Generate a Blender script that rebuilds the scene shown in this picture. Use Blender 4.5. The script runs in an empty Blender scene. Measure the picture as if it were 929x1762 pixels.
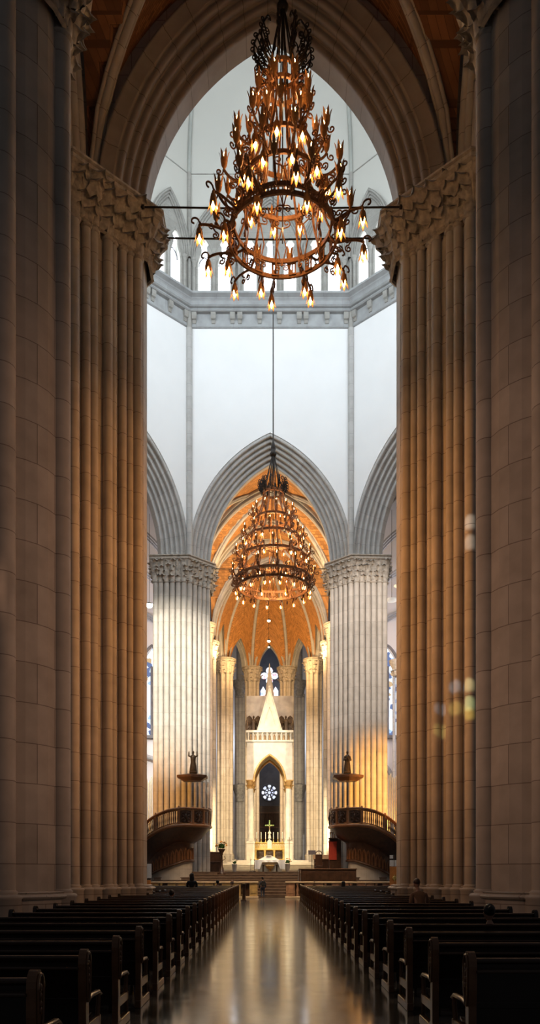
import bpy, bmesh, math, random
from mathutils import Vector, Matrix
from mathutils.geometry import tessellate_polygon
random.seed(7)
PI = math.pi
SC = bpy.context.scene
COL = SC.collection

# ------------------------------------------------------------------ camera numbers
FPX, X0, Y0 = 1400.0, 462.0, 1500.0       # focal length and vanishing point in pixels of the 929 x 1762 frame
CX, CZ = -0.13, 1.9                        # the photographer stands just off the axis, eye at 1.9 m
def at(px, py, d):
    return Vector((CX + (px - X0) * d / FPX, d, CZ + (Y0 - py) * d / FPX))

# ------------------------------------------------------------------ materials
MAT = {}
def lin(c):
    return tuple((v / 12.92 if v <= 0.04045 else ((v + 0.055) / 1.055) ** 2.4) for v in (x / 255.0 for x in c))
def newmat(name):
    m = bpy.data.materials.new(name); m.use_nodes = True
    nt = m.node_tree
    b = nt.nodes['Principled BSDF']
    MAT[name] = m
    return m, nt, b
def plain(name, col, rough=0.6, metal=0.0, var=0.12, scale=6.0, bump=0.0, emit=None, estr=0.0, spec=None):
    m, nt, b = newmat(name)
    n = nt.nodes.new('ShaderNodeTexNoise'); n.inputs['Scale'].default_value = scale; n.inputs['Detail'].default_value = 4
    tc = nt.nodes.new('ShaderNodeTexCoord'); nt.links.new(tc.outputs['Object'], n.inputs['Vector'])
    r = nt.nodes.new('ShaderNodeValToRGB')
    r.color_ramp.elements[0].position = 0.3; r.color_ramp.elements[1].position = 0.7
    r.color_ramp.elements[0].color = tuple(max(0, c * (1 - var)) for c in col) + (1,)
    r.color_ramp.elements[1].color = tuple(min(1, c * (1 + var)) for c in col) + (1,)
    nt.links.new(n.outputs['Fac'], r.inputs['Fac']); nt.links.new(r.outputs['Color'], b.inputs['Base Color'])
    b.inputs['Roughness'].default_value = rough; b.inputs['Metallic'].default_value = metal
    if spec is not None: b.inputs['Specular IOR Level'].default_value = spec
    if bump:
        bp = nt.nodes.new('ShaderNodeBump'); bp.inputs['Strength'].default_value = bump; bp.inputs['Distance'].default_value = 0.05
        nt.links.new(n.outputs['Fac'], bp.inputs['Height']); nt.links.new(bp.outputs['Normal'], b.inputs['Normal'])
    if emit:
        b.inputs['Emission Color'].default_value = tuple(emit) + (1,); b.inputs['Emission Strength'].default_value = estr
    return m
def masonry(name, col, mortar, bw=1.3, bh=1.05, msize=0.012, var=0.1, rough=0.75, offset=0.5, nscale=1.5, bump=0.25):
    """blocks laid in UV metres: u along the wall, v up it (or along an arch)"""
    m, nt, b = newmat(name)
    tc = nt.nodes.new('ShaderNodeTexCoord')
    br = nt.nodes.new('ShaderNodeTexBrick')
    br.offset = offset
    br.inputs['Scale'].default_value = 1.0
    br.inputs['Brick Width'].default_value = bw; br.inputs['Row Height'].default_value = bh
    br.inputs['Mortar Size'].default_value = msize; br.inputs['Mortar Smooth'].default_value = 0.3
    br.inputs['Bias'].default_value = 0.0
    br.inputs['Color1'].default_value = tuple(c * (1 - var) for c in col) + (1,)
    br.inputs['Color2'].default_value = tuple(min(1, c * (1 + var)) for c in col) + (1,)
    br.inputs['Mortar'].default_value = tuple(mortar) + (1,)
    nt.links.new(tc.outputs['UV'], br.inputs['Vector'])
    n = nt.nodes.new('ShaderNodeTexNoise'); n.inputs['Scale'].default_value = nscale; n.inputs['Detail'].default_value = 6
    nt.links.new(tc.outputs['Object'], n.inputs['Vector'])
    mx = nt.nodes.new('ShaderNodeMix'); mx.data_type = 'RGBA'; mx.blend_type = 'MULTIPLY'; mx.inputs['Factor'].default_value = 0.35
    nt.links.new(br.outputs['Color'], mx.inputs['A']); nt.links.new(n.outputs['Color'], mx.inputs['B'])
    rgb = nt.nodes.new('ShaderNodeValToRGB')
    rgb.color_ramp.elements[0].color = (0.62, 0.6, 0.58, 1); rgb.color_ramp.elements[0].position = 0.25
    rgb.color_ramp.elements[1].color = (1, 1, 1, 1); rgb.color_ramp.elements[1].position = 0.65
    nt.links.new(n.outputs['Fac'], rgb.inputs['Fac']); nt.links.new(rgb.outputs['Color'], mx.inputs['B'])
    mx.inputs['Factor'].default_value = 0.6
    nt.links.new(mx.outputs['Result'], b.inputs['Base Color'])
    b.inputs['Roughness'].default_value = rough
    bp = nt.nodes.new('ShaderNodeBump'); bp.inputs['Strength'].default_value = bump; bp.inputs['Distance'].default_value = 0.03
    nt.links.new(br.outputs['Fac'], bp.inputs['Height']); bp.invert = True
    nt.links.new(bp.outputs['Normal'], b.inputs['Normal'])
    return m

def glow(name, col, strength):
    m = bpy.data.materials.new(name); m.use_nodes = True; nt = m.node_tree; nt.nodes.clear()
    e = nt.nodes.new('ShaderNodeEmission'); o = nt.nodes.new('ShaderNodeOutputMaterial')
    e.inputs['Color'].default_value = tuple(col) + (1,); e.inputs['Strength'].default_value = strength
    nt.links.new(e.outputs[0], o.inputs[0]); MAT[name] = m
    return m

# ------------------------------------------------------------------ mesh builder
class MB:
    def __init__(s): s.v = []; s.f = []; s.uv = []; s.sm = []; s.mi = []; s.cur = 0
    def add(s, verts, faces, uvs=None, smooth=False):
        o = len(s.v); s.v.extend(tuple(v) for v in verts)
        for k, f in enumerate(faces):
            s.f.append([o + i for i in f]); s.sm.append(smooth); s.mi.append(s.cur)
            s.uv.append(uvs[k] if uvs else [(0.37, 0.5)] * len(f))
        return s
    def grid(s, rows, closed_u=False, closed_v=False, smooth=True, uvs=None, flip=False):
        """rows[j][i] points"""
        nv, nu = len(rows), len(rows[0])
        vs = [p for r in rows for p in r]; fs = []; us = []
        for j in range(nv if closed_v else nv - 1):
            for i in range(nu if closed_u else nu - 1):
                a, b = j, (j + 1) % nv; c, d = i, (i + 1) % nu
                q = [a * nu + c, a * nu + d, b * nu + d, b * nu + c]
                if flip: q.reverse()
                fs.append(q)
                if uvs:
                    def g(jj, ii): return uvs(jj, ii)
                    u = [g(j, i), g(j, i + 1), g(j + 1, i + 1), g(j + 1, i)]
                    if flip: u.reverse()
                    us.append(u)
        return s.add(vs, fs, us if uvs else None, smooth)
    def box(s, c, size, rz=0.0, M=None):
        x, y, z = (k / 2 for k in size)
        vs = [Vector((a * x, b * y, e * z)) for a in (-1, 1) for b in (-1, 1) for e in (-1, 1)]
        R = Matrix.Rotation(rz, 3, 'Z')
        vs = [R @ v + Vector(c) for v in vs]
        if M: vs = [M @ v for v in vs]
        fs = [[0, 1, 3, 2], [4, 6, 7, 5], [0, 4, 5, 1], [2, 3, 7, 6], [0, 2, 6, 4], [1, 5, 7, 3]]
        X, Y, Z = size
        dims = [(Z, Y), (Y, Z), (X, Z), (Z, X), (Y, X), (X, Y)]
        us = []
        for k, f in enumerate(fs):
            pts = [vs[i] for i in f]
            if k in (0, 1): us.append([(p.y, p.z) for p in pts])
            elif k in (2, 3): us.append([(p.x, p.z) for p in pts])
            else: us.append([(p.x, p.y) for p in pts])
        return s.add(vs, fs, us)
    def cbox(s, c, size, ch=0.02, rz=0.0):
        """box with chamfered edges all round"""
        x, y, z = (k / 2 for k in size); ch = min(ch, x * .9, y * .9, z * .9)
        bm = bmesh.new(); bmesh.ops.create_cube(bm, size=1.0)
        for v in bm.verts: v.co = Vector((v.co.x * size[0], v.co.y * size[1], v.co.z * size[2]))
        bmesh.ops.bevel(bm, geom=bm.edges[:], offset=ch, segments=2, profile=0.5, affect='EDGES')
        R = Matrix.Rotation(rz, 3, 'Z')
        bm.verts.ensure_lookup_table()
        vs = [R @ v.co + Vector(c) for v in bm.verts]
        fs = [[v.index for v in f.verts] for f in bm.faces]
        us = []
        for f in bm.faces:
            n = f.normal
            pts = [vs[v.index] for v in f.verts]
            if abs(n.z) > .7: us.append([(p.x, p.y) for p in pts])
            elif abs(n.x) > .7: us.append([(p.y, p.z) for p in pts])
            else: us.append([(p.x, p.z) for p in pts])
        bm.free()
        return s.add(vs, fs, us)
    def lathe(s, prof, c=(0, 0, 0), n=16, M=None, smooth=True, squash=(1, 1)):
        """prof: [(r,z)...]"""
        c = Vector(c); rows = []
        for r, z in prof:
            row = []
            for i in range(n):
                a = 2 * PI * i / n
                p = Vector((r * math.cos(a) * squash[0], r * math.sin(a) * squash[1], z))
                row.append((M @ p if M else p) + c)
            rows.append(row)
        s.grid(rows, closed_u=True, smooth=smooth, uvs=lambda j, i: (0.37, prof[j][1] + c.z))
        if prof[0][0] > 1e-4: s.add(rows[0], [list(range(n))[::-1]])
        if prof[-1][0] > 1e-4: s.add(rows[-1], [list(range(n))])
        return s
    def cyl(s, x, y, z0, z1, r, n=16, r1=None):
        return s.lathe([(r, z0), (r1 if r1 is not None else r, z1)], (x, y, 0), n)
    def ball(s, c, r, n=12, m=8, M=None):
        rx, ry, rz = r if isinstance(r, (tuple, list)) else (r, r, r)
        prof = [(max(1e-5, math.sin(PI * k / m)), -math.cos(PI * k / m)) for k in range(m + 1)]
        S = Matrix.Diagonal((rx, ry, rz))
        MM = (M @ S) if M else S
        return s.lathe(prof, c, n, M=MM)
    def tube(s, path, r, n=6, closed=False, cap=True, rr=None, flat=None, smooth=True):
        """tube through path; rr: radius per point; flat=(a,b) elliptical/rect band section scale"""
        P = [Vector(p) for p in path]; N = len(P); rows = []
        up = None
        for k in range(N):
            if closed: t = P[(k + 1) % N] - P[k - 1]
            else: t = P[min(k + 1, N - 1)] - P[max(k - 1, 0)]
            if t.length < 1e-9: t = Vector((0, 0, 1))
            t.normalize()
            if up is None:
                up = Vector((0, 0, 1)) if abs(t.z) < 0.9 else Vector((0, 1, 0))
            a = t.cross(up)
            if a.length < 1e-6: a = t.orthogonal()
            a.normalize(); b = a.cross(t).normalized(); 
            up = b
            rad = rr[k] if rr else r
            fa, fb = flat if flat else (1, 1)
            ph = PI / n if n == 4 else 0
            rows.append([P[k] + a * (rad * fa * math.cos(2 * PI * i / n + ph)) + b * (rad * fb * math.sin(2 * PI * i / n + ph)) for i in range(n)])
        L = [0.0]
        for k in range(1, N): L.append(L[-1] + (P[k] - P[k - 1]).length)
        L.append(L[-1] + (P[0] - P[-1]).length)
        s.grid(rows, closed_u=True, closed_v=closed, smooth=smooth and n > 4, uvs=lambda j, i: (0.37, L[j]), flip=True)
        if cap and not closed:
            s.add(rows[0], [list(range(n))]); s.add(rows[-1], [list(range(n))[::-1]])
        return s
    def prism(s, poly, z0, z1, top=True, bottom=False, poly1=None, u0=0.0):
        """vertical prism over a counter-clockwise plan polygon; poly1 = plan at the top (loft)"""
        n = len(poly); q = poly1 or poly
        vs = [(p[0], p[1], z0) for p in poly] + [(p[0], p[1], z1) for p in q]
        fs = []; us = []; u = u0
        for i in range(n):
            j = (i + 1) % n
            L = math.hypot(poly[j][0] - poly[i][0], poly[j][1] - poly[i][1])
            fs.append([i, j, n + j, n + i]); us.append([(u, z0), (u + L, z0), (u + L, z1), (u, z1)]); u += L
        s.add(vs, fs, us)
        def capf(pts, z, rev):
            tri = tessellate_polygon([[Vector((p[0], p[1], 0)) for p in pts]])
            ff = []
            for t in tri:
                a, b, c = (Vector((pts[k][0], pts[k][1])) for k in t)
                cw = (b - a).cross(c - a) < 0
                t = list(t)
                if cw != rev: t.reverse()
                ff.append(t)
            s.add([(p[0], p[1], z) for p in pts], ff, [[(pts[k][0], pts[k][1]) for k in t] for t in ff])
        if top: capf(q, z1, False)
        if bottom: capf(poly, z0, True)
        return s
    def plate(s, outline, holes, thick, O=(0, 0, 0), U=(1, 0, 0), V=(0, 0, 1), W=(0, 1, 0), rim=True):
        """flat plate with holes: 2-D outline in (u,v); front face at w=0, back at w=thick"""
        O, U, V, W = Vector(O), Vector(U), Vector(V), Vector(W)
        loops = [outline] + list(holes)
        flat = [p for l in loops for p in l]
        tri = tessellate_polygon([[Vector((p[0], p[1], 0)) for p in l] for l in loops])
        P = lambda p, w: O + U * p[0] + V * p[1] + W * w
        f0, f1, u0, u1 = [], [], [], []
        for t in tri:
            a, b, c = (Vector(flat[k]) for k in t)
            if (b - a).cross(c - a) < 0: t = t[::-1]
            uv = [(flat[k][0], flat[k][1]) for k in t]
            f0.append(list(t)); u0.append(uv)
            f1.append(list(t)[::-1]); u1.append(uv[::-1])
        s.add([P(p, 0) for p in flat], f0, u0)
        if thick:
            s.add([P(p, thick) for p in flat], f1, u1)
            if rim:
                for l in loops:
                    n = len(l)
                    s.add([P(p, 0) for p in l] + [P(p, thick) for p in l],
                          [[i, n + i, n + (i + 1) % n, (i + 1) % n] for i in range(n)],
                          [[(0.37, l[i][1]), (0.37, l[i][1]), (0.37, l[(i + 1) % n][1]), (0.37, l[(i + 1) % n][1])] for i in range(n)])
        return s
    def mesh(s, name, mats):
        me = bpy.data.meshes.new(name)
        me.from_pydata(s.v, [], s.f)
        uvl = me.uv_layers.new(name='UVMap')
        flat = [c for f in s.uv for uv in f for c in uv]
        uvl.data.foreach_set('uv', flat)
        me.polygons.foreach_set('use_smooth', s.sm)
        for m in (mats if isinstance(mats, (list, tuple)) else [mats]): me.materials.append(m)
        if any(s.mi): me.polygons.foreach_set('material_index', s.mi)
        bm = bmesh.new(); bm.from_mesh(me); bmesh.ops.recalc_face_normals(bm, faces=bm.faces[:]); bm.to_mesh(me); bm.free()
        me.update()
        return me
    def build(s, name, mats, parent=None, loc=None):
        o = bpy.data.objects.new(name, s.mesh(name, mats)); COL.objects.link(o)
        if parent: o.parent = parent
        if loc is not None: o.location = loc
        return o

def empty(name, loc=(0, 0, 0), rz=0.0):
    o = bpy.data.objects.new(name, None); COL.objects.link(o)
    o.location = loc; o.rotation_euler = (0, 0, rz); o.empty_display_size = 0.3
    return o
def tag(o, label=None, cat=None, group=None, kind=None):
    if label: o['label'] = label
    if cat: o['category'] = cat
    if group: o['group'] = group
    if kind: o['kind'] = kind
    return o
def struct(o): o['kind'] = 'structure'; return o
KIDS = {}
def kids(o):
    return [c for c in COL.objects if c.parent == o]
def copy_tree(o, loc, rz=None, label=None, sx=None):
    """a copy of a thing with copies of its parts and sub-parts (mesh data shared)"""
    r = o.copy(); COL.objects.link(r); r.location = loc
    if rz is not None: r.rotation_euler = (0, 0, rz)
    if sx: r.scale = sx
    if label: r['label'] = label
    if o.name not in KIDS: KIDS[o.name] = [(c, [g for g in COL.objects if g.parent == c]) for c in COL.objects if c.parent == o]
    for c, gs in KIDS[o.name]:
        cc = c.copy(); COL.objects.link(cc); cc.parent = r
        for g in gs:
            gg = g.copy(); COL.objects.link(gg); gg.parent = cc
    return r

# ------------------------------------------------------------------ geometry helpers
def offset_poly(poly, d):
    """outward offset of a counter-clockwise closed polygon (mitred)"""
    n = len(poly); out = []
    for i in range(n):
        p0, p1, p2 = Vector(poly[i - 1]), Vector(poly[i]), Vector(poly[(i + 1) % n])
        e1 = (p1 - p0).normalized(); e2 = (p2 - p1).normalized()
        n1 = Vector((e1.y, -e1.x)); n2 = Vector((e2.y, -e2.x))
        b = n1 + n2
        if b.length < 1e-6: b = n1
        b.normalize(); k = d / max(0.45, b.dot(n1))
        out.append((p1.x + b.x * k, p1.y + b.y * k))
    return out
def ccw(poly):
    A = sum(poly[i][0] * poly[(i + 1) % len(poly)][1] - poly[(i + 1) % len(poly)][0] * poly[i][1] for i in range(len(poly)))
    return list(poly) if A > 0 else list(poly)[::-1]
def arch_curve(a, rise, o=0.0, n=14, zs=0.0, full=True):
    """pointed arch in (u,z): half span a, rise; o = concentric offset outward. Left foot to right foot"""
    c = (rise * rise - a * a) / (2 * a); R = a + c
    th = math.acos(max(-1, min(1, c / (R + o))))
    L = [(c - (R + o) * math.cos(th * k / n), zs + (R + o) * math.sin(th * k / n)) for k in range(n + 1)]
    if not full: return L
    return L + [(-u, z) for u, z in L[-2::-1]]
def arch_sweep(mb, a, rise, prof, zs, O=(0, 0, 0), U=(1, 0, 0), W=(0, 1, 0), n=18, close=False):
    """sweep profile [(radial offset, depth)] along a pointed arch"""
    O, U, W = Vector(O), Vector(U), Vector(W)
    cols = [arch_curve(a, rise, o, n, zs) for o, w in prof]
    L = [0.0]
    for k in range(1, len(cols[0])): L.append(L[-1] + math.hypot(cols[0][k][0] - cols[0][k - 1][0], cols[0][k][1] - cols[0][k - 1][1]))
    q = [0.0]
    for k in range(1, len(prof)): q.append(q[-1] + math.hypot(prof[k][0] - prof[k - 1][0], prof[k][1] - prof[k - 1][1]))
    q.append(q[-1] + 0.3)
    rows = []
    for k in range(len(L)):
        rows.append([O + U * cols[i][k][0] + W * prof[i][1] + Vector((0, 0, cols[i][k][1])) for i in range(len(prof))])
    mb.grid(rows, closed_u=close, smooth=True, uvs=lambda j, i: (q[i], L[j]))
    return mb
def orders(O, W, n, amp=0.5, seg=8, flat_first=0.0):
    """stepped roll mouldings from (0,W) at the soffit to (O,0) at the wall face; returns [(o,w)]"""
    pts = []
    A = Vector((0.0, W)); B = Vector((O, 0.0)); D = B - A; L = D.length; t = D / L
    nrm = Vector((-t.y, t.x))
    if nrm.dot(Vector((-1, -1))) < 0: nrm = -nrm
    st = L / n
    for k in range(n):
        for j in range(seg):
            f = j / seg
            if f < 0.74:
                g = f / 0.74
                b = math.sin(PI * g) ** 0.7 * amp * st
            else:
                g = (f - 0.74) / 0.26
                b = -0.22 * st * math.sin(PI * g)
            p = A + t * (st * (k + f)) + nrm * b
            pts.append((p.x, p.y))
    pts.append((O, 0.0))
    return pts
def leaf(mb, p, n, up, s, rnd):
    """one curled, lobed capital leaf growing up from p, outward normal n"""
    n = Vector(n).normalized(); up = Vector(up); t = up.cross(n).normalized()
    rows = []
    for j in range(5):
        f = j / 4
        w = (0.40 + 0.42 * math.sin(PI * min(1, f * 0.9 + 0.08))) * s * (1.25 if j in (1, 3) else 0.9)
        out = s * (0.10 + 0.55 * f * f + 0.12 * rnd[0]); z = s * (1.35 * f - 0.75 * f ** 3)
        row = []
        for i in range(5):
            g = i / 2 - 1
            lob = 1.0 if i % 2 == 0 else 0.8
            row.append(Vector(p) + t * (g * w * 0.55 * lob + rnd[1] * 0.1 * s * f) + n * (out - 0.22 * s * abs(g) ** 1.5 + (0.1 * s if i == 2 else 0)) + up * (z - 0.12 * s * g * g))
        rows.append(row)
    mb.grid(rows, smooth=True)
def polyline_walk(poly, step, closed=True):
    out = []
    n = len(poly)
    for i in range(n if closed else n - 1):
        a, b = Vector(poly[i]), Vector(poly[(i + 1) % n]); L = (b - a).length
        if L < 1e-6: continue
        k = max(1, int(round(L / step)))
        e = (b - a) / L; nn = Vector((e.y, -e.x))
        for j in range(k): out.append((a + (b - a) * ((j + 0.5) / k), nn))
    return out
# ------------------------------------------------------------------ the stuff the place is made of
STONE = masonry('stone', (0.50, 0.455, 0.40), (0.25, 0.21, 0.18), 1.35, 1.05, 0.014, 0.07)
STONE_FINE = masonry('grey_arch_stone', (0.46, 0.45, 0.43), (0.30, 0.28, 0.27), 3.0, 1.0, 0.012, 0.05)
PALE = masonry('pale_drum_stone', (0.34, 0.33, 0.30), (0.24, 0.23, 0.22), 1.6, 0.6, 0.01, 0.05, bump=0.12)
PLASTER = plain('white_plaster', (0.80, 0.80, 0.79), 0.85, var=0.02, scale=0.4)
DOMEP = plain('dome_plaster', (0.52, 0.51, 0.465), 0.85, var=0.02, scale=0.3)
RIBST = plain('rib_stone', (0.36, 0.37, 0.34), 0.75, var=0.08, scale=1.0)
BRICK = masonry('orange_vault_brick', (0.50, 0.235, 0.065), (0.32, 0.14, 0.04), 0.32, 0.10, 0.012, 0.35, bump=0.1)
CARVED = plain('carved_stone', (0.42, 0.375, 0.32), 0.8, var=0.3, scale=5.0, bump=0.4)
IRON = plain('wrought_iron', (0.03, 0.024, 0.02), 0.45, metal=0.6, var=0.2, scale=8)
ZS = 27.3        # springing of the great arches

# ------------------------------------------------------------------ floor: polished tiles
def make_floor_mat():
    m, nt, b = newmat('polished_floor')
    tc = nt.nodes.new('ShaderNodeTexCoord'); mp = nt.nodes.new('ShaderNodeMapping')
    mp.inputs['Rotation'].default_value = (0, 0, PI / 4)
    nt.links.new(tc.outputs['Object'], mp.inputs['Vector'])
    ck = nt.nodes.new('ShaderNodeTexChecker'); ck.inputs['Scale'].default_value = 0.95
    ck.inputs['Color1'].default_value = (0.06, 0.053, 0.046, 1); ck.inputs['Color2'].default_value = (0.18, 0.16, 0.14, 1)
    nt.links.new(mp.outputs['Vector'], ck.inputs['Vector'])
    n = nt.nodes.new('ShaderNodeTexNoise'); n.inputs['Scale'].default_value = 2.2; n.inputs['Detail'].default_value = 8
    nt.links.new(tc.outputs['Object'], n.inputs['Vector'])
    mx = nt.nodes.new('ShaderNodeMix'); mx.data_type = 'RGBA'; mx.blend_type = 'MULTIPLY'; mx.inputs['Factor'].default_value = 0.7
    nt.links.new(ck.outputs['Color'], mx.inputs['A'])
    r = nt.nodes.new('ShaderNodeValToRGB'); r.color_ramp.elements[0].position = .3; r.color_ramp.elements[1].position = .7
    r.color_ramp.elements[0].color = (.55, .53, .5, 1); nt.links.new(n.outputs['Fac'], r.inputs['Fac'])
    nt.links.new(r.outputs['Color'], mx.inputs['B']); nt.links.new(mx.outputs['Result'], b.inputs['Base Color'])
    rr = nt.nodes.new('ShaderNodeMapRange'); rr.inputs['To Min'].default_value = 0.08; rr.inputs['To Max'].default_value = 0.19
    nt.links.new(n.outputs['Fac'], rr.inputs['Value']); nt.links.new(rr.outputs['Result'], b.inputs['Roughness'])
    b.inputs['Specular IOR Level'].default_value = 0.75
    n2 = nt.nodes.new('ShaderNodeTexNoise'); n2.inputs['Scale'].default_value = 0.8; n2.inputs['Detail'].default_value = 2
    nt.links.new(tc.outputs['Object'], n2.inputs['Vector'])
    bp = nt.nodes.new('ShaderNodeBump'); bp.inputs['Strength'].default_value = 0.03; bp.inputs['Distance'].default_value = 0.05
    nt.links.new(n2.outputs['Fac'], bp.inputs['Height']); nt.links.new(bp.outputs['Normal'], b.inputs['Normal'])
    return m
FLOORM = make_floor_mat()
mb = MB(); mb.box((0, 60, -0.15), (44, 150, 0.3)); struct(mb.build('floor', FLOORM))

# ------------------------------------------------------------------ clustered piers
def pier(name, label, group, core, shafts, z0, zc0, zc1, mat=STONE, base_h=1.38, leaf_size=0.55, rows=3, skip=lambda p, n: False, loc=(0, 0), bell=0.55, plinth=0.22):
    """core: ccw plan polygon; shafts: (x,y,r) round shafts; capital from zc0 to zc1"""
    core = ccw(core)
    root = tag(empty(name, (loc[0], loc[1], z0)), label, 'column', group)
    lx = lambda P: [(p[0] - loc[0], p[1] - loc[1]) for p in P]
    core = lx(core); shafts = [(x - loc[0], y - loc[1], r) for x, y, r in shafts]
    H0, H1 = zc0 - z0, zc1 - z0
    mb = MB(); mb.prism(core, 0.0, H1 - 0.3); mb.build('core', mat, root)
    for x, y, r in shafts:
        mb = MB(); mb.cyl(x, y, 0.3, H0 + 0.25, r, 18)
        mb.build('shaft', mat, root)
    # base: two plinth steps and a moulding that follows the plan, with a ring under each shaft
    mb = MB()
    p1, p2 = offset_poly(core, plinth + 0.18), offset_poly(core, plinth)
    mb.prism(p1, 0, base_h * 0.50)
    mb.prism(p1, base_h * 0.50, base_h * 0.56, poly1=p2)
    mb.prism(p2, base_h * 0.5, base_h * 0.84)
    steps = [(plinth, .84), (plinth + .10, .87), (plinth + .13, .90), (plinth + .10, .93), (plinth - .02, .955), (plinth + .02, .98), (plinth - .1, 1.0)]
    for (a, za), (b, zb) in zip(steps, steps[1:]):
        mb.prism(offset_poly(core, a), base_h * za, base_h * zb, top=(zb == 1.0), poly1=offset_poly(core, b))
    for x, y, r in shafts:
        mb.lathe([(r + .16, base_h * .5), (r + .16, base_h * .86), (r + .2, base_h * .9), (r + .16, base_h * .94), (r + .05, base_h * .96), (r + .08, base_h * .99), (r, base_h * 1.04)], (x, y, 0), 14)
    mb.build('base', mat, root)
    # capital: neck ring, flaring bell, moulded abacus, and carved leaves
    mb = MB(); hc = H1 - H0
    ring = [(.06, 0), (.16, .03), (.06, .07), (.12, .10), (.12 + bell * .25, .45), (.12 + bell * .8, .80), (.14 + bell, .84), (.16 + bell, .90), (.05 + bell, .93), (.18 + bell, .96), (.18 + bell, 1.0)]
    for (a, za), (b, zb) in zip(ring, ring[1:]):
        mb.prism(offset_poly(core, a + .12), H0 + hc * za, H0 + hc * zb, top=(zb == 1.0), poly1=offset_poly(core, b + .12))
    for x, y, r in shafts:
        mb.lathe([(r, H0 - .15), (r + .08, H0 - .08), (r + .02, H0), (r + .1, H0 + hc * .3), (r + .25, H0 + hc * .8)], (x, y, 0), 12)
    cap = mb.build('capital', CARVED, root)
    fo = MB()
    for k in range(rows):
        f = k / rows
        for p, nn in polyline_walk(offset_poly(core, .16 + bell * f * .9), leaf_size * 1.0):
            if skip(p, nn): continue
            z = H0 + hc * (0.04 + 0.80 * f) + random.uniform(-.06, .06)
            leaf(fo, (p.x + random.uniform(-.1, .1), p.y + random.uniform(-.1, .1), z), (nn.x, nn.y, 0), (0, 0, 1), leaf_size * random.uniform(.85, 1.2), (random.random(), random.uniform(-1, 1)))
    fo.build('carved_leaves', CARVED, cap)
    return root
def mirror(P): return [(-p[0],) + tuple(p[1:]) for p in P]
def on_line(px, P0, P1):
    """where the sight line of picture column px crosses the plan line P0-P1"""
    k = (px - X0) / FPX
    t = (CX + k * P0[1] - P0[0]) / ((P1[0] - P0[0]) - k * (P1[1] - P0[1]))
    return (P0[0] + t * (P1[0] - P0[0]), P0[1] + t * (P1[1] - P0[1]))
# great crossing piers on the nave side
P0, P1 = (-7.5, 30.1), (-5.12, 32.45)
coreB = [P0, P1, (-5.12, 33.4), (-6.6, 34.9), (-8.2, 35.1), (-9.3, 33.8), (-9.3, 31.8), (-8.7, 30.1)]
shB = []
e = Vector((P1[0] - P0[0], P1[1] - P0[1])).normalized(); nB = Vector((e.y, -e.x))
for px, r in ((124, .22), (146, .17), (159, .17), (183, .19), (193, .14), (209, .16), (221.5, .14), (234, .20)):
    q = on_line(px, P0, P1); d = q[1]
    shB.append((q[0] + nB.x * r * .45, q[1] + nB.y * r * .45, r))
vis = lambda p, n: n.y > 0.6
pier('crossing_pier', 'tall clustered stone pier with leafy capital carrying the left foot of the near arch', 'clustered piers of the near arch', coreB, shB, 0, 26.15, 28.0, loc=(-7, 32.5), skip=vis, leaf_size=.62, rows=4)
pier('crossing_pier', 'tall clustered stone pier with leafy capital carrying the right foot of the near arch', 'clustered piers of the near arch', mirror(coreB), mirror(shB), 0, 26.15, 28.0, loc=(7, 32.5), skip=vis, leaf_size=.62, rows=4)
# nave arcade piers: round with attached shafts
def circle(cx, cy, r, n=28, a0=0.0): return [(cx + r * math.cos(a0 + 2 * PI * k / n), cy + r * math.sin(a0 + 2 * PI * k / n)) for k in range(n)]
cA = (-7.42, 22.35)
shA = [(-5.86, 22.3, .30), (-6.93, 20.68, .36), (-7.9, 20.8, .3), (-9.0, 22.4, .3), (-7.4, 23.95, .3)]
visA = lambda p, n: n.y > 0.75 or n.x * (1 if True else 1) < -0.8
pier('nave_pier', 'huge round nave pier beside the left pews, grey above and brown below', 'round nave piers', circle(*cA, 1.57), shA, 0, 24.75, 26.7, loc=cA, leaf_size=.62, rows=3, skip=lambda p, n: n.y > .75)
pier('nave_pier', 'huge round nave pier beside the right pews, darker and browner than its twin', 'round nave piers', mirror(circle(*cA, 1.57)), mirror(shA), 0, 24.75, 26.7, loc=(7.42, 22.35), leaf_size=.62, rows=3, skip=lambda p, n: n.y > .75)
# crossing piers on the choir side
FARST = masonry('far_pier_stone', (0.50, 0.46, 0.41), (0.36, 0.32, 0.28), 1.35, 1.05, 0.012, 0.06)
coreF = [(-9.15, 65.85), (-6.75, 65.75), (-5.12, 67.45), (-5.1, 69.2), (-6.4, 70.4), (-8.6, 70), (-9.3, 67.4)]
shF = []
for px in (268, 277, 287, 297, 307, 316.5):
    q = on_line(px, coreF[0], coreF[1]); shF.append((q[0], q[1] - .1, .215))
for px in (325, 333.5, 341.5, 349, 356):
    q = on_line(px, coreF[1], coreF[2]); shF.append((q[0] + .07, q[1] - .07, .205))
pier('choir_pier', 'pale clustered pier behind the left pulpit, white lit with an orange outer edge', 'clustered piers before the choir', coreF, shF, 0, 25.35, 27.35, FARST, loc=(-7, 67.5), leaf_size=.5, rows=4, skip=vis, bell=.35)
pier('choir_pier', 'orange lit clustered pier behind the right pulpit and its canopy', 'clustered piers before the choir', mirror(coreF), mirror(shF), 0, 25.35, 27.35, FARST, loc=(7, 67.5), leaf_size=.5, rows=4, skip=vis, bell=.35)

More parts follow.
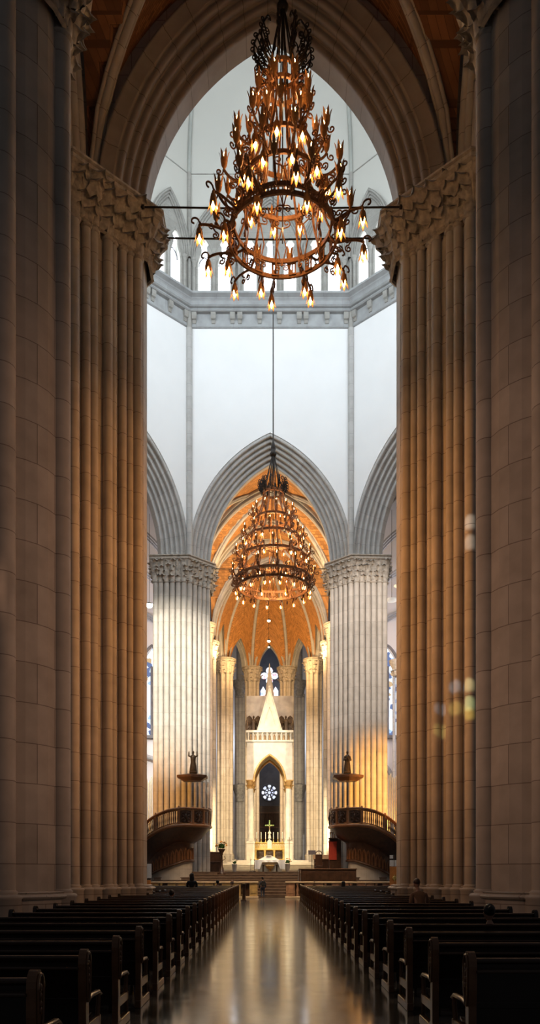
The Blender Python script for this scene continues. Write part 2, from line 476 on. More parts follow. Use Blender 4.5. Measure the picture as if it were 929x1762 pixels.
# ------------------------------------------------------------------ octagonal crossing: walls, arches, cornice, lantern, dome
OC = Vector((0, 50.1, 0)); AP = 15.93; HS = 6.6
def side(k):
    """frame of octagon side k (0 = towards the altar, clockwise seen from above)"""
    a = k * PI / 4
    N = Vector((math.sin(a), math.cos(a), 0)); U = Vector((math.cos(a), -math.sin(a), 0))
    return OC + N * AP, U, N
SIDE = {0: 'choir', 1: 'choir_right', 2: 'right', 3: 'nave_right', 4: 'nave', 5: 'nave_left', 6: 'left', 7: 'choir_left'}
A_, RISE = 5.0, 8.4
ZW1 = 46.4
cut = [p for p in arch_curve(A_, RISE, 1.66, 24, ZS) if abs(p[0]) < 6.5]
wall_out = [(-HS, cut[0][1]), *cut, (HS, cut[0][1]), (HS, ZW1), (-HS, ZW1)]
plain_out = [(-HS, 26.5), (HS, 26.5), (HS, ZW1), (-HS, ZW1)]
for k in range(8):
    O, U, N = side(k)
    mb = MB(); mb.plate(wall_out if k in (0, 1, 4, 7) else plain_out, [], 0.6, O, U, (0, 0, 1), N)
    struct(mb.build('wall_crossing_' + SIDE[k], PLASTER))
prof = orders(1.72, 1.7, 6, 0.42)
back = [(0.0, 2.0)]
arch_names = {0: 'moulded grey pointed arch opening onto the orange choir vault behind the small chandelier',
              1: 'moulded grey side arch right of the choir arch, half hidden by a pier',
              7: 'moulded grey side arch left of the choir arch, half hidden by a pier'}
for k in (0, 1, 7):
    O, U, N = side(k)
    mb = MB(); arch_sweep(mb, A_, RISE, back + prof, ZS, O, U, N, 26)
    tag(mb.build('moulded_arch', STONE_FINE), arch_names[k], 'arch', 'arches round the crossing')
# the near arch, seen from the nave
mb = MB()
flat = [(o, w) for o, w in orders(1.25, 1.25, 4, 0.38)]
profn = [(0, 1.9)] + [(o * .82, w * .9) for o, w in flat] + [(1.08, -.02), (1.46, -.05), (1.5, -.12), (1.6, -.14), (1.62, .1)]
arch_sweep(mb, 5.1, 8.2, profn, ZS, (0, 31.15, 0), (1, 0, 0), (0, 1, 0), 30)
tag(mb.build('great_near_arch', masonry('shaded_arch_stone', (0.33, 0.29, 0.265), (0.16, 0.13, 0.12), 2.6, 1.0, 0.014, 0.06)), 'great dark stone arch framing the view across the top of the picture', 'arch')  # darker than the pier stone: the arch's shade is put into this colour
# wall over the near arch, towards the nave
cutn = arch_curve(5.1, 8.2, 1.5, 24, ZS)
mb = MB(); mb.plate([(-9.5, ZS - .3), (cutn[0][0], ZS - .3), *cutn, (cutn[-1][0], ZS - .3), (9.5, ZS - .3), (9.5, 42), (-9.5, 42)], [], 2.4, (0, 31.3, 0))
struct(mb.build('wall_nave_end', STONE))

# cornice with corbels
cprof = [(.0, 45.95), (.1, 46.0), (.14, 46.06), (.05, 46.16), (.05, 47.12), (.30, 47.18), (.38, 47.26), (.30, 47.38), (.30, 47.42), (.46, 47.47), (.55, 47.56), (.46, 47.68), (.42, 47.74), (.48, 47.9), (.62, 48.1), (.86, 48.24), (.90, 48.26), (.90, 48.42), (.55, 48.52), (.0, 48.72)]
rows = []
for k in range(8):
    a = (k + .5) * PI / 4; D = Vector((math.sin(a), math.cos(a), 0))
    rows.append([OC + D * ((AP - p) / math.cos(PI / 8)) + Vector((0, 0, z)) for p, z in cprof])
mb = MB(); mb.grid(rows, closed_v=True, smooth=False, uvs=lambda j, i: (j * 13.2, cprof[i][1]))
cornice = struct(mb.build('cornice', masonry('grey_cornice', (0.36, 0.37, 0.37), (0.24, 0.24, 0.24), 3.0, 3.0, 0.01, 0.04)))
def corbel(O, U, N, u):
    mb = MB()
    pr = [(0, 46.3), (.10, 46.34), (.16, 46.5), (.12, 46.58), (.24, 46.66), (.30, 46.82), (.30, 47.14), (0, 47.14)]
    I = -N
    for s in (-1, 1): pass
    w = .2
    vs = [O + U * (u + sx * w * (0.72 if z < 46.6 else 1)) + I * p + Vector((0, 0, z)) for sx in (-1, 1) for p, z in pr]
    n = len(pr)
    fs = [[i, (i + 1) % n, n + (i + 1) % n, n + i] for i in range(n)] + [list(range(n)), list(range(n, 2 * n))[::-1]]
    mb.add(vs, fs)
    return mb.build('corbel', PALE, cornice)
for k in (0, 1, 7):
    O, U, N = side(k)
    for u in (-6.15, -4.6, -3.05, -2.45, -.85, .75, 2.35, 2.9, 4.6, 6.15): corbel(O, U, N, u)

# lantern arcade above the cornice
def lancet(u, z0, hw, zs, zr, rr, grow=0.0):
    g = grow
    L = [(-hw - g, z0 - g), (hw + g, z0 - g), (hw + g, zs)]
    L += [(hw * .86 + g, zs + .35), (hw * .55 + g, zs + .75), (rr * .62 + g, zs + .95)]
    a0 = -.95
    for k in range(11):
        a = a0 + (PI - 2 * a0) * k / 10
        L.append(((rr + g) * math.cos(a), zr + (rr + g) * math.sin(a)))
    L += [(-rr * .62 - g, zs + .95), (-hw * .55 - g, zs + .75), (-hw * .86 - g, zs + .35), (-hw - g, zs)]
    return [(u + x, z) for x, z in L]
LANC = [-5.35, -3.72, -1.62, 0.0, 1.62, 3.62, 5.2]
ZG0, ZG1 = 48.3, 58.5
GLASS = glow('bright_lantern_glass', (0.86, 0.93, 1.0), 5.0)
LEAD = plain('window_lead', (.16, .17, .2), .6)
wn = 1
for k in range(8):
    O, U, N = side(k)
    holes = [lancet(u, 48.75, .5, 51.2, 52.85, .36) for u in LANC]
    mb = MB(); mb.plate([(-HS, ZG0), (HS, ZG0), (HS, ZG1), (-HS, ZG1)], holes, 0.55, O, U, (0, 0, 1), N)
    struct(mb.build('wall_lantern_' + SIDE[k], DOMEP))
    if k in (0, 1, 7):
        comb = [(-HS + .03, ZG0), (HS - .03, ZG0), (HS - .03, 51.75)]
        for u in LANC[::-1]: comb += [(u + .53, 51.75), (u + .53, 48.72), (u - .53, 48.72), (u - .53, 51.75)]
        comb += [(-HS + .03, 51.75)]
        mb = MB(); mb.plate(comb, [], .06, O - N * .05, U, (0, 0, 1), N); struct(mb.build('trim_lantern_' + SIDE[k], PALE))
    if k in (0, 1, 7):
        for u in LANC:
            mb = MB(); mb.plate(lancet(u, 48.75, .5, 51.2, 52.85, .36, .02), [], 0, O + N * .4, U, (0, 0, 1), N)
            w = struct(mb.build('window_%d' % wn, GLASS)); wn += 1
            mb = MB(); mb.tube([O + U * (u + x) + N * .36 + Vector((0, 0, z)) for x, z in arch_curve(.46, .75, 0, 6, 51.25)], .045, 5)
            mb.build('glazing_bar', LEAD, w)
def hood(k, u, a, rise, zs, which):
    O, U, N = side(k)
    O = O + U * u
    root = tag(empty('blind_arch', O + Vector((0, 0, ZG0))), which, 'arch', 'gabled arches of the lantern')
    off = Vector(O) + Vector((0, 0, ZG0))
    mb = MB(); pr = [(o, w - .42) for o, w in orders(.62, .42, 4, .4)] + [(.66, .06)]
    arch_sweep(mb, a, rise, [(0, .06)] + pr, zs - ZG0, (0, 0, 0), U, N, 16); mb.build('hood_mould', PALE, root)
    mb = MB()
    n = 2 if a < 2 else 3
    tb = MB(); ac = arch_curve(a, rise, .1, 14, zs - ZG0)
    hl = [[(x, z - ZG0) for x, z in lancet((i - (n - 1) / 2) * 1.62 + (0 if n == 3 else 0), 48.75, .5, 51.2, 52.85, .36) if True] for i in range(n)]
    us = [v - u for v in LANC if abs(v - u) < a]
    hl = [[(x, z - ZG0) for x, z in lancet(v, 48.75, .5, 51.2, 52.85, .36, .02)] for v in us]
    cut_ = [[p for p in h] for h in hl]
    tb.plate([(ac[0][0], .05), (ac[-1][0], .05), *ac[::-1]], cut_, .05, N * -.10, U, (0, 0, 1), N); tb.build('tympanum', PALE, root)
    for i in range(n):
        uu = (i - (n - 1) / 2) * (1.63 if n == 3 else 1.63)
        mb.tube([U * (uu + x) - N * .06 + Vector((0, 0, z - ZG0)) for x, z in arch_curve(.74, 1.9, 0, 9, 51.5)], .09, 6)
    mb.tube([U * (.42 * math.cos(2 * PI * t / 24)) - N * .05 + Vector((0, 0, (54.3 if n == 2 else 55.2) - ZG0 + .42 * math.sin(2 * PI * t / 24))) for t in range(24)], .07, 6, closed=True)
    mb.build('tracery', PALE, root)
    for uu in ([-a - .2, 0, a + .2] if n == 2 else [-a - .2, -.82, .82, a + .2]):
        c = U * uu - N * .16
        mb = MB(); mb.lathe([(.2, .45), (.2, .6), (.13, .7), (.13, 2.55), (.17, 2.6), (.13, 2.66), (.2, 2.95), (.26, 3.05), (.26, 3.2)], c, 10)
        mb.build('colonnette', PALE, root)
for k, nm in ((7, 'left slanting'), (0, 'middle'), (1, 'right slanting')):
    for u, a, rise, p in ((-4.54, 1.42, 3.6, 'left'), (0, 2.3, 4.4, 'middle'), (4.42, 1.42, 3.6, 'right')):
        if (k == 7 and u < 4) or (k == 1 and u > -4): continue
        hood(k, u, a, rise, 51.5, 'pale %s gabled arch with tracery on the %s wall of the lantern' % ({'left': 'first', 'middle': 'broad central', 'right': 'last'}[p], nm))
# dome
DR = 19.1
def dome_ap(z):
    dz = z - ZG1
    return max(.4, math.sqrt(max(0, DR * DR - dz * dz)) - (DR - AP))
zz = [ZG1 + 18.6 * t / 16 for t in range(17)]
rows = []
for z in zz:
    a = dome_ap(z)
    rows.append([OC + Vector((math.sin((k + .5) * PI / 4), math.cos((k + .5) * PI / 4), 0)) * (a / math.cos(PI / 8)) + Vector((0, 0, z)) for k in range(8)])
mb = MB()
for k in range(8):
    mb.grid([[r[k], r[(k + 1) % 8]] for r in rows], smooth=True)
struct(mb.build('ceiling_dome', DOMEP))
mb = MB(); mb.tube([OC + Vector((math.sin((k + .5) * PI / 4), math.cos((k + .5) * PI / 4), 0)) * ((AP - .02) / math.cos(PI / 8)) + Vector((0, 0, ZG1)) for k in range(8)], .05, 4, closed=True)
struct(mb.build('trim_1', PALE))
for k, nm in ((-1, 'left'), (0, 'right')):
    a = (k + .5) * PI / 4; D = Vector((math.sin(a), math.cos(a), 0))
    root = tag(empty('drum_shaft', OC + D * (AP / math.cos(PI / 8)) + Vector((0, 0, ZS))), 'slender grey shaft and dome rib rising between two white walls, %s of the choir arch' % nm, 'column', 'slender shafts of the lantern')
    p0 = OC + D * (AP / math.cos(PI / 8))
    mb = MB(); mb.cyl(*( -D * .12).xy, -.1, 45.9 - ZS, .25, 12); mb.build('lower_shaft', STONE_FINE, root)
    mb = MB(); mb.cyl(*(-D * .1).xy, 45.9 - ZS, 48.4 - ZS, .22, 12)
    mb.cyl(*(-D * .1).xy, 48.4 - ZS, 58.5 - ZS, .17, 12); mb.build('upper_shaft', PALE, root)
    mb = MB(); mb.tube([D * ((dome_ap(z) - .1) / math.cos(PI / 8)) - D * (AP / math.cos(PI / 8)) + Vector((0, 0, z - ZS)) for z in zz], .15, 8)
    mb.build('dome_rib', RIBST, root)

# ------------------------------------------------------------------ ribbed vaults
def pz(t, half, rise):
    """height of a pointed section at lateral t"""
    c = (rise * rise - half * half) / (2 * half); R = half + c
    x = min(abs(t), half)
    return math.sqrt(max(0, R * R - (x + c) ** 2))
def vault(name, x1, y0, y1, zs, rise, mat, rib_mat, rib_r, tops, nx=28, ny=22, cross=True, label=None):
    yc, hy = (y0 + y1) / 2, (y1 - y0) / 2
    mb = MB(); rows = []
    for j in range(ny + 1):
        y = y0 + (y1 - y0) * j / ny
        row = []
        for i in range(nx + 1):
            x = -x1 + 2 * x1 * i / nx
            z = pz(x, x1, rise)
            if cross: z = max(z, pz(y - yc, hy, rise) * .97)
            row.append(Vector((x, y, zs + z)))
        rows.append(row)
    mb.grid(rows, smooth=False, uvs=lambda j, i: (rows[j][i].z * .5 + rows[j][i].x if True else 0, rows[j][i].y + rows[j][i].z * .4))
    c = struct(mb.build(name, mat))
    for sx in (-1, 1):
        mb = MB()
        for sy in (-1, 1):
            path = []
            for k in range(17):
                t = 1 - k / 16
                path.append(Vector((sx * x1 * t * .985, yc + sy * hy * t * .985, zs + pz(x1 * t, x1, rise) - .06)))
            mb.tube(path, rib_r, 8)
            for off in (-1, 1):
                mb.tube([p + Vector((off * rib_r * .9, off * -sx * sy * rib_r * .9, .1)) for p in path], rib_r * .55, 6)
        mb.build('diagonal_rib', rib_mat, c)
    return c
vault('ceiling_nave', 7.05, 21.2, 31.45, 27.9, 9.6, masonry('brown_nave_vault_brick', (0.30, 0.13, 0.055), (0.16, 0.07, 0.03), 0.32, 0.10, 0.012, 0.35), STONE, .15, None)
# upper nave wall beside the vault
for s, nm in ((-1, 'left'), (1, 'right')):
    mb = MB(); mb.box((s * 7.75, 26.8, 32.5), (.6, 9.0, 12)); struct(mb.build('wall_clerestory_' + nm, STONE))
    mb = MB()
    mb.tube([(s * 7.3, 26.4 + (u), z) for u, z in arch_curve(4.6, 7.6, 0, 12, 27.9)], .24, 8)
    mb.tube([(s * 7.42, 26.4 + (u), z) for u, z in arch_curve(4.3, 7.2, 0, 12, 27.9)], .2, 8)
    struct(mb.build('trim_%d' % (2 if s < 0 else 3), STONE))
KY = 88.0
vault('ceiling_choir', 6.3, 67.9, 78.3, ZS, 8.5, BRICK, STONE_FINE, .17, None)
vault('ceiling_choir_inner', 6.3, 78.3, KY, ZS, 8.5, BRICK, STONE_FINE, .17, None)
for y, nm in ((71.6, 'first'), (78.3, 'second'), (KY - .3, 'third')):
    mb = MB(); pr = [(0, .45)] + [(o - .0, w) for o, w in orders(.45, .45, 2, .45)]
    arch_sweep(mb, 5.85, 8.05, pr + [(.5, .9), (0, .9)], ZS, (0, y - .45, 0), (1, 0, 0), (0, 1, 0), 22, close=True)
    tag(mb.build('vault_rib', STONE_FINE), '%s pointed stone rib crossing the orange choir vault behind the choir arch' % nm, 'arch', 'transverse ribs of the choir vault')

# apse: columns in a half circle, arches between them, radiating vault
APSE = [(-6.3, KY), (-6.15, 93.2), (-5.35, 99.0), (-2.2, 103.0), (2.2, 103.0), (5.35, 99.0), (6.15, 93.2), (6.3, KY)]
ZA = 27.6
KEY = Vector((0, KY, ZA + 8.4))
def apse_rib(i, t):
    b = Vector((APSE[i][0], APSE[i][1], ZA))
    h = math.sin(t * PI / 2) ** .92; w = 1 - math.cos(t * PI / 2)
    return Vector((b.x + (KEY.x - b.x) * w, b.y + (KEY.y - b.y) * w, ZA + (KEY.z - ZA) * h))
apse_ceiling = None
web = MB(); ribm = []
for i in range(len(APSE) - 1):
    half = math.hypot(APSE[i + 1][0] - APSE[i][0], APSE[i + 1][1] - APSE[i][1]) / 2
    rise = 3.1 if i in (2, 4) else 2.9 if i == 3 else 3.4
    ns = 14; rows = []
    half_a = half * .62
    for k in range(ns + 1):
        s = k / ns
        u = (s - .5) * 2 * half
        za = pz(u, half_a, rise) if abs(u) < half_a else 0
        t0 = math.asin(min(1, (za / (KEY.z - ZA)) ** (1 / .92))) / (PI / 2)
        row = []
        for j in range(15):
            t = t0 + (1 - t0) * j / 14
            row.append(apse_rib(i, t).lerp(apse_rib(i + 1, t), s))
        rows.append(row)
    web.grid(rows, smooth=False, uvs=lambda j, i_: (j * .35 * half / 2, i_ * .75))
    # stone arch between the two columns
    mb = MB()
    A, B = Vector((*APSE[i], 0)), Vector((*APSE[i + 1], 0)); U = (B - A).normalized(); W = Vector((-U.y, U.x, 0))
    mid = (A + B) / 2
    if W.dot(mid - Vector((0, 94, 0))) < 0: W = -W
    if i not in (0, 6):
        pr = [(0, .9)] + [(o, w - .25) for o, w in orders(.62, .7, 3, .42)] + [(.66, .2)]
        arch_sweep(mb, half * .60, rise, pr, ZA, mid, U, W, 14)
        tag(mb.build('apse_arch', STONE_FINE), 'pointed stone arch of the apse, %s' % {1: 'lit gold, first by the left choir pier', 2: 'left of the middle one above the ciborium', 3: 'the middle one above the rose window', 4: 'right of the middle one above the ciborium', 5: 'lit gold, first by the right choir pier'}[i], 'arch', 'arches of the apse')
apse_ceiling = struct(web.build('ceiling_apse', BRICK))
for i in range(1, len(APSE) - 1):
    mb = MB(); path = [apse_rib(i, t / 16) + Vector((0, -.12, -.05)) for t in range(17)]
    mb.tube(path, .2, 8); mb.build('vault_rib', STONE_FINE, apse_ceiling)
def column(x, y, r, z0, zc0, zc1, name, label, group, mat=STONE, base_h=1.6, ls=.45, n=8, bell=.3):
    core = circle(x, y, r * .80, 12, PI / 12)
    sh = [(x + r * .84 * math.cos(PI / n + 2 * PI * k / n), y + r * .84 * math.sin(PI / n + 2 * PI * k / n), r * .22) for k in range(n)]
    return pier(name, label, group, core, sh, z0, zc0, zc1, mat, base_h, ls, 3, lambda p, n_: n_.y > .5, (x, y), bell, .15)
for s, nm in ((-1, 'left'), (1, 'right')):
    column(s * 5.42, 99, .98, 1.9, 25.9, ZA + .1, 'apse_column', 'warm lit clustered apse column %s of the ciborium, standing nearest to it in front' % nm, 'columns of the apse', base_h=2.2)
    column(s * 2.2, 103, .92, 1.9, 25.9, ZA + .1, 'apse_column', 'clustered column behind the %s half of the ciborium' % nm, 'columns of the apse')
    column(s * 6.95, 84.6, .98, 1.9, 25.7, ZA, 'choir_column', 'clustered choir column with a lamp lit capital just inside the %s crossing pier' % nm, 'columns of the choir')
    column(s * 7.0, 91.2, .98, 1.9, 25.7, ZA, 'choir_column', 'clustered choir column with a glowing capital between the %s crossing pier and the apse' % nm, 'columns of the choir')
GREY = masonry('cool_grey_stone', (0.36, 0.37, 0.40), (0.2, 0.2, 0.21), 1.2, 1.0, 0.012, 0.05)
for s, nm in ((-1, 'left'), (1, 'right')):
    x, y = s * 4.0, 109.5
    root = tag(empty('ambulatory_shaft', (x, y, 2.41)), 'thin grey shaft with two capitals seen in the dark gap %s of the ciborium' % nm, 'column', 'grey shafts behind the apse')
    mb = MB(); 
    for dx, r in ((-.42, .26), (.05, .3), (.5, .26)): mb.cyl(dx, 0, 0, 23.4, r, 12)
    mb.cyl(.0, .3, 23, 31.5, .45, 12); mb.build('shaft', GREY, root)
    for zc in (9.4, 23.4):
        mb = MB(); mb.lathe([(.55, zc - .5), (.68, zc - .4), (.55, zc - .3), (.72, zc + .6), (.95, zc + 1.3), (1.0, zc + 1.5), (1.0, zc + 1.75)], (0, 0, 0), 14)
        mb.build('capital', plain('grey_carved', (.25, .26, .28), .8, var=.3, scale=4, bump=.4) if 'grey_carved' not in MAT else MAT['grey_carved'], root)
    mb = MB(); mb.lathe([(.95, 0), (.95, .8), (.8, .9), (.85, 1.05), (.6, 1.2)], (0, 0, 0), 14); mb.build('base', GREY, root)
# ------------------------------------------------------------------ raised choir floor and the steps up to it
STEPM = plain('brown_marble_step', (0.15, 0.105, 0.08), 0.35, var=0.25, scale=3)
STEPL = plain('pale_marble_step', (0.62, 0.56, 0.44), 0.35, var=0.1, scale=3)
NST = 9
mb = MB()
for k in range(NST):
    z = 1.9 * (k + 1) / NST; y = 59.6 + .55 * k
    mb.box((0, (y + 76) / 2, z / 2), (2 * 9.0, 76 - y, z - .045)); mb.box((0, y + .25, z - .03), (18.04, .56, .06))
s_ = struct(mb.build('floor_choir_steps', STEPM)); 
mb = MB()
for k in range(4):
    z0 = 1.9 + .17 * k; y = 76 + .5 * k
    mb.box((0, (y + 128) / 2, z0 + .06), (26, 128 - y, .12)); mb.box((0, (y + 128) / 2 - .04, z0 + .145), (26, 128 - y + .08, .05))
struct(mb.build('floor_sanctuary', STEPL))
ZP = 2.57
mb = MB()
for k in range(3):
    w, y0 = 9.6 - .8 * k, 82.6 + .5 * k
    mb.box((0, (y0 + 96) / 2, ZP + .17 * k + .085), (w, 96 - y0, .17))
predella = tag(mb.build('altar_step', STEPL), 'pale marble steps in three levels under the ciborium and high altar', 'steps')
ZALT = ZP + .51

# ------------------------------------------------------------------ ambulatory and end chapel behind the apse
COOL = plain('cool_white_wall', (0.62, 0.62, 0.66), 0.85, var=0.04, scale=.5)
DARKG = plain('dark_grey_stone', (0.16, 0.16, 0.18), 0.8, var=.2, scale=1)
for s, nm in ((-1, 'left'), (1, 'right')):
    mb = MB(); mb.box((s * 7.2, 116, 18), (8.8, .5, 36)); struct(mb.build('wall_ambulatory_' + nm, COOL))
    mb = MB(); mb.box((s * 2.05, 120.5, 18), (.4, 9, 36)); struct(mb.build('wall_chapel_' + nm, COOL))
# end wall with rose over twin lancets, and a lower rose
def ring_hole(u, z, r, n=20): return [(u + r * math.cos(2 * PI * k / n), z + r * math.sin(2 * PI * k / n)) for k in range(n)]
ROSEZ = 31.9
hol = [[((.62 + .72 * abs(math.cos(2 * PI * k / 20)) ** .8) * math.cos(2 * PI * k / 40), ROSEZ + (.62 + .72 * abs(math.cos(2 * PI * k / 20)) ** .8) * math.sin(2 * PI * k / 40)) for k in range(40)], [(-1.35, 26), (-.55, 26), (-.55, 29.6), (-.95, 30.3), (-1.35, 29.6)], [(.55, 26), (1.35, 26), (1.35, 29.6), (.95, 30.3), (.55, 29.6)], ring_hole(0, 14.0, 1.3)]
mb = MB(); mb.plate([(-4, 0), (4, 0), (4, 42), (-4, 42)], hol, .5, (0, 124.5, 0)); struct(mb.build('wall_chapel_end', DARKG))
def stained(name, scale, cols, strength, pos=(0, .2, .4, .6, .8)):
    m = bpy.data.materials.new(name); m.use_nodes = True; nt = m.node_tree; nt.nodes.clear()
    tc = nt.nodes.new('ShaderNodeTexCoord'); v = nt.nodes.new('ShaderNodeTexVoronoi'); v.inputs['Scale'].default_value = scale
    nt.links.new(tc.outputs['Object'], v.inputs['Vector'])
    sep = nt.nodes.new('ShaderNodeSeparateColor'); nt.links.new(v.outputs['Color'], sep.inputs[0])
    r = nt.nodes.new('ShaderNodeValToRGB'); r.color_ramp.interpolation = 'CONSTANT'
    els = r.color_ramp.elements
    while len(els) < len(cols): els.new(.5)
    for e_, p, c in zip(els, pos, cols): e_.position = p; e_.color = tuple(c) + (1,)
    nt.links.new(sep.outputs[0], r.inputs['Fac'])
    e = nt.nodes.new('ShaderNodeEmission'); e.inputs['Strength'].default_value = strength
    o = nt.nodes.new('ShaderNodeOutputMaterial'); nt.links.new(r.outputs['Color'], e.inputs['Color']); nt.links.new(e.outputs[0], o.inputs[0])
    MAT[name] = m; return m
STG = stained('stained_glass_bright', 3.0, [(.9, .95, 1), (.75, .8, 1), (.95, .95, 1), (.8, .25, .3), (.3, .35, .8)], 2.6, (0, .3, .5, .8, .9))
STG2 = stained('stained_glass_side', 2.2, [(.75, .88, 1), (.95, .97, 1), (.12, .16, .3), (.35, .5, .75), (.5, .35, .2)], 1.5, (0, .3, .62, .8, .94))
mb = MB(); mb.plate(ring_hole(0, ROSEZ, 1.37), [], 0, (0, 124.8, 0)); w = struct(mb.build('window_%d' % wn, STG)); wn += 1
mb = MB()
for k in range(4):
    a = PI / 4 + k * PI / 2; cx, cz = .95 * math.cos(a), .95 * math.sin(a)
    mb.tube([(0.2 * math.cos(a), 124.6, ROSEZ + .2 * math.sin(a)), (1.35 * math.cos(a), 124.6, ROSEZ + 1.35 * math.sin(a))], .06, 6)
mb.tube([(x, 124.6, z) for x, z in ring_hole(0, ROSEZ, .22, 10)], .06, 6, closed=True)
mb.build('tracery', LEAD, w)
for sx in (-1, 1):
    mb = MB(); mb.plate([(sx * .95 - .42, 25.9), (sx * .95 + .42, 25.9), (sx * .95 + .42, 29.6), (sx * .95, 30.35), (sx * .95 - .42, 29.6)], [], 0, (0, 124.8, 0)); struct(mb.build('window_%d' % wn, STG)); wn += 1
STG3 = stained('rose_glass', 1.6, [(.75, .8, .95), (.9, .92, 1), (.6, .65, .85)], 1.2, (0, .4, .75))
mb = MB(); mb.plate(ring_hole(0, 14.0, 1.32), [], 0, (0, 124.8, 0)); w = struct(mb.build('window_%d' % wn, STG3)); wn += 1
mb = MB()
for k in range(8):
    a = k * PI / 4 + PI / 8
    mb.tube([(0.3 * math.cos(a), 124.5, 14 + .3 * math.sin(a)), (1.3 * math.cos(a), 124.5, 14 + 1.3 * math.sin(a))], .1, 6)
    mb.tube([(1.0 * math.cos(a + PI / 8) + x, 124.5, 14 + 1.0 * math.sin(a + PI / 8) + z) for x, z in ring_hole(0, 0, .33, 10)], .07, 5, closed=True)
for r, t in ((1.3, .12), (.3, .07)): mb.tube([(x, 124.5, z) for x, z in ring_hole(0, 14, r)], t, 6, closed=True)
mb.build('tracery', LEAD, w)
# receding vault bands of the chapel
for k, (y, z) in enumerate(((117.5, 17.0), (119.5, 18.6), (121.5, 19.6))):
    mb = MB(); arch_sweep(mb, 1.7, 2.6, [(0, .6), (0, 0), (.6, 0), (.6, .6)], z, (0, y, 0), (1, 0, 0), (0, 1, 0), 8, close=True)
    tag(mb.build('chapel_rib', DARKG if k != 1 else GREY), '%s of the dim pointed ribs seen through the ciborium arch above the rose' % ('lowest', 'second', 'third')[k], 'arch', 'ribs of the end chapel')
mb = MB(); arch_sweep(mb, 1.8, 2.6, [(0, .6), (0, 0), (.9, 0), (.9, .6)], 32.6, (0, 117.2, 0), (1, 0, 0), (0, 1, 0), 8, close=True)
tag(mb.build('chapel_rib', DARKG), 'dark gabled rib over the high rose window behind the spire', 'arch', 'ribs of the end chapel')
# carved wooden screen low in the chapel
WOODD = plain('dark_carved_wood', (0.055, 0.026, 0.014), 0.4, var=.35, scale=4)
WOODM = plain('brown_wood', (0.11, 0.05, 0.024), 0.4, var=.3, scale=3)
WOODR = plain('reddish_rail_wood', (0.24, 0.105, 0.045), 0.32, var=.2, scale=3)
t = tag(empty('wooden_screen', (0, 122.5, ZP)), 'dark carved wooden organ screen low in the far chapel behind the crucifix', 'screen')
mb = MB(); mb.box((0, 0, 4.6), (3.6, .5, 9.2)); mb.build('panel', WOODD, t)
mb = MB(); mb.box((0, -.35, 6.0), (3.5, .2, .25)); mb.box((0, -.35, 8.2), (3.5, .2, .25)); mb.build('rail', WOODM, t)
for k in range(13):
    mb = MB(); mb.lathe([(.05, 6.1), (.09, 6.5), (.05, 7.1), (.09, 7.6), (.05, 8.1)], (-1.6 + k * .267, -.36, 0), 6); mb.build('baluster', WOODM, t)

# ------------------------------------------------------------------ side chapels glimpsed through the slanting arches
for s, nm in ((-1, 'left'), (1, 'right')):
    W0 = 12.15 * 1.0
    hol = [[(s * (12.0 + dx), z) for dx, z in ([(-.55, 16.3), (1.5, 16.3)] + [(1.5, 23.4), (1.2, 24.5), (.48, 25.6), (-.25, 24.5), (-.55, 23.4)])]]
    mb = MB(); mb.plate([(s * 8.5, 0), (s * 19, 0), (s * 19, 46), (s * 8.5, 46)], [h if s > 0 else h[::-1] for h in hol], .5, (0, 86, 0)); struct(mb.build('wall_aisle_' + nm, COOL))
    mb = MB(); mb.plate([(s * 11.3, 16.2), (s * 13.6, 16.2), (s * 13.6, 25.8), (s * 11.3, 25.8)], [], 0, (0, 86.4, 0)); w = struct(mb.build('window_%d' % wn, STG2)); wn += 1
    mb = MB(); 
    mb.tube([(s * 12.48 + u, 86.0, z) for u, z in arch_curve(1.12, 2.4, 0, 10, 23.4)], .16, 6)
    for x in (11.36, 12.48, 13.6): mb.tube([(s * x, 86.05, 16.2), (s * x, 86.05, 23.6)], .1 if x != 12.48 else .14, 6)
    mb.cbox((s * 12.48, 85.8, 16.1), (2.8, .6, .35), .06); mb.build('window_frame', DARKG, w)
    mb = MB(); mb.box((s * 17.5, 75, 20), (.5, 22, 40)); struct(mb.build('wall_outer_' + nm, COOL))
    # ribs of the aisle vault
    for j, (y, a, zs, xm) in enumerate(((70.5, 4.6, 29.3, 13.6), (75.5, 4.6, 27.3, 13.6), (80.5, 4.4, 25.3, 13.7), (85.4, 3.2, 24.0, 13.4))):
        mb = MB(); pr = [(0, .5)] + [(o, w_ - 0) for o, w_ in orders(.5, .5, 3, .42)] + [(.5, .5)]
        arch_sweep(mb, a, a * 1.5, pr, zs, (s * xm, y, 0), (1, 0, 0), (0, 1, 0), 14)
        tag(mb.build('aisle_rib', GREY), '%s grey rib of the side aisle vault glimpsed past the %s clustered pier' % (('first', 'second', 'third', 'fourth')[j], nm), 'arch', 'ribs of the side aisles')
    mb = MB(); mb.plate([(s * 9.0, 26), (s * 18, 26), (s * 18, 46), (s * 9, 46)], [], .3, (0, 83, 0)) if False else None
    # low round arch above the organ pipes
    mb = MB(); arch_sweep(mb, 2.6, 3.2, [(0, .4), (0, 0), (.2, -.1), (.42, 0), (.42, .4)], 10.6, (s * 13.0 if s < 0 else 10.3, 85.3, 0), (1, 0, 0), (0, 1, 0), 12, close=True)
    tag(mb.build('wall_arch', GREY), 'low curved stone arch on the white wall above the %s organ pipes' % nm, 'arch', 'low arches over the organ')
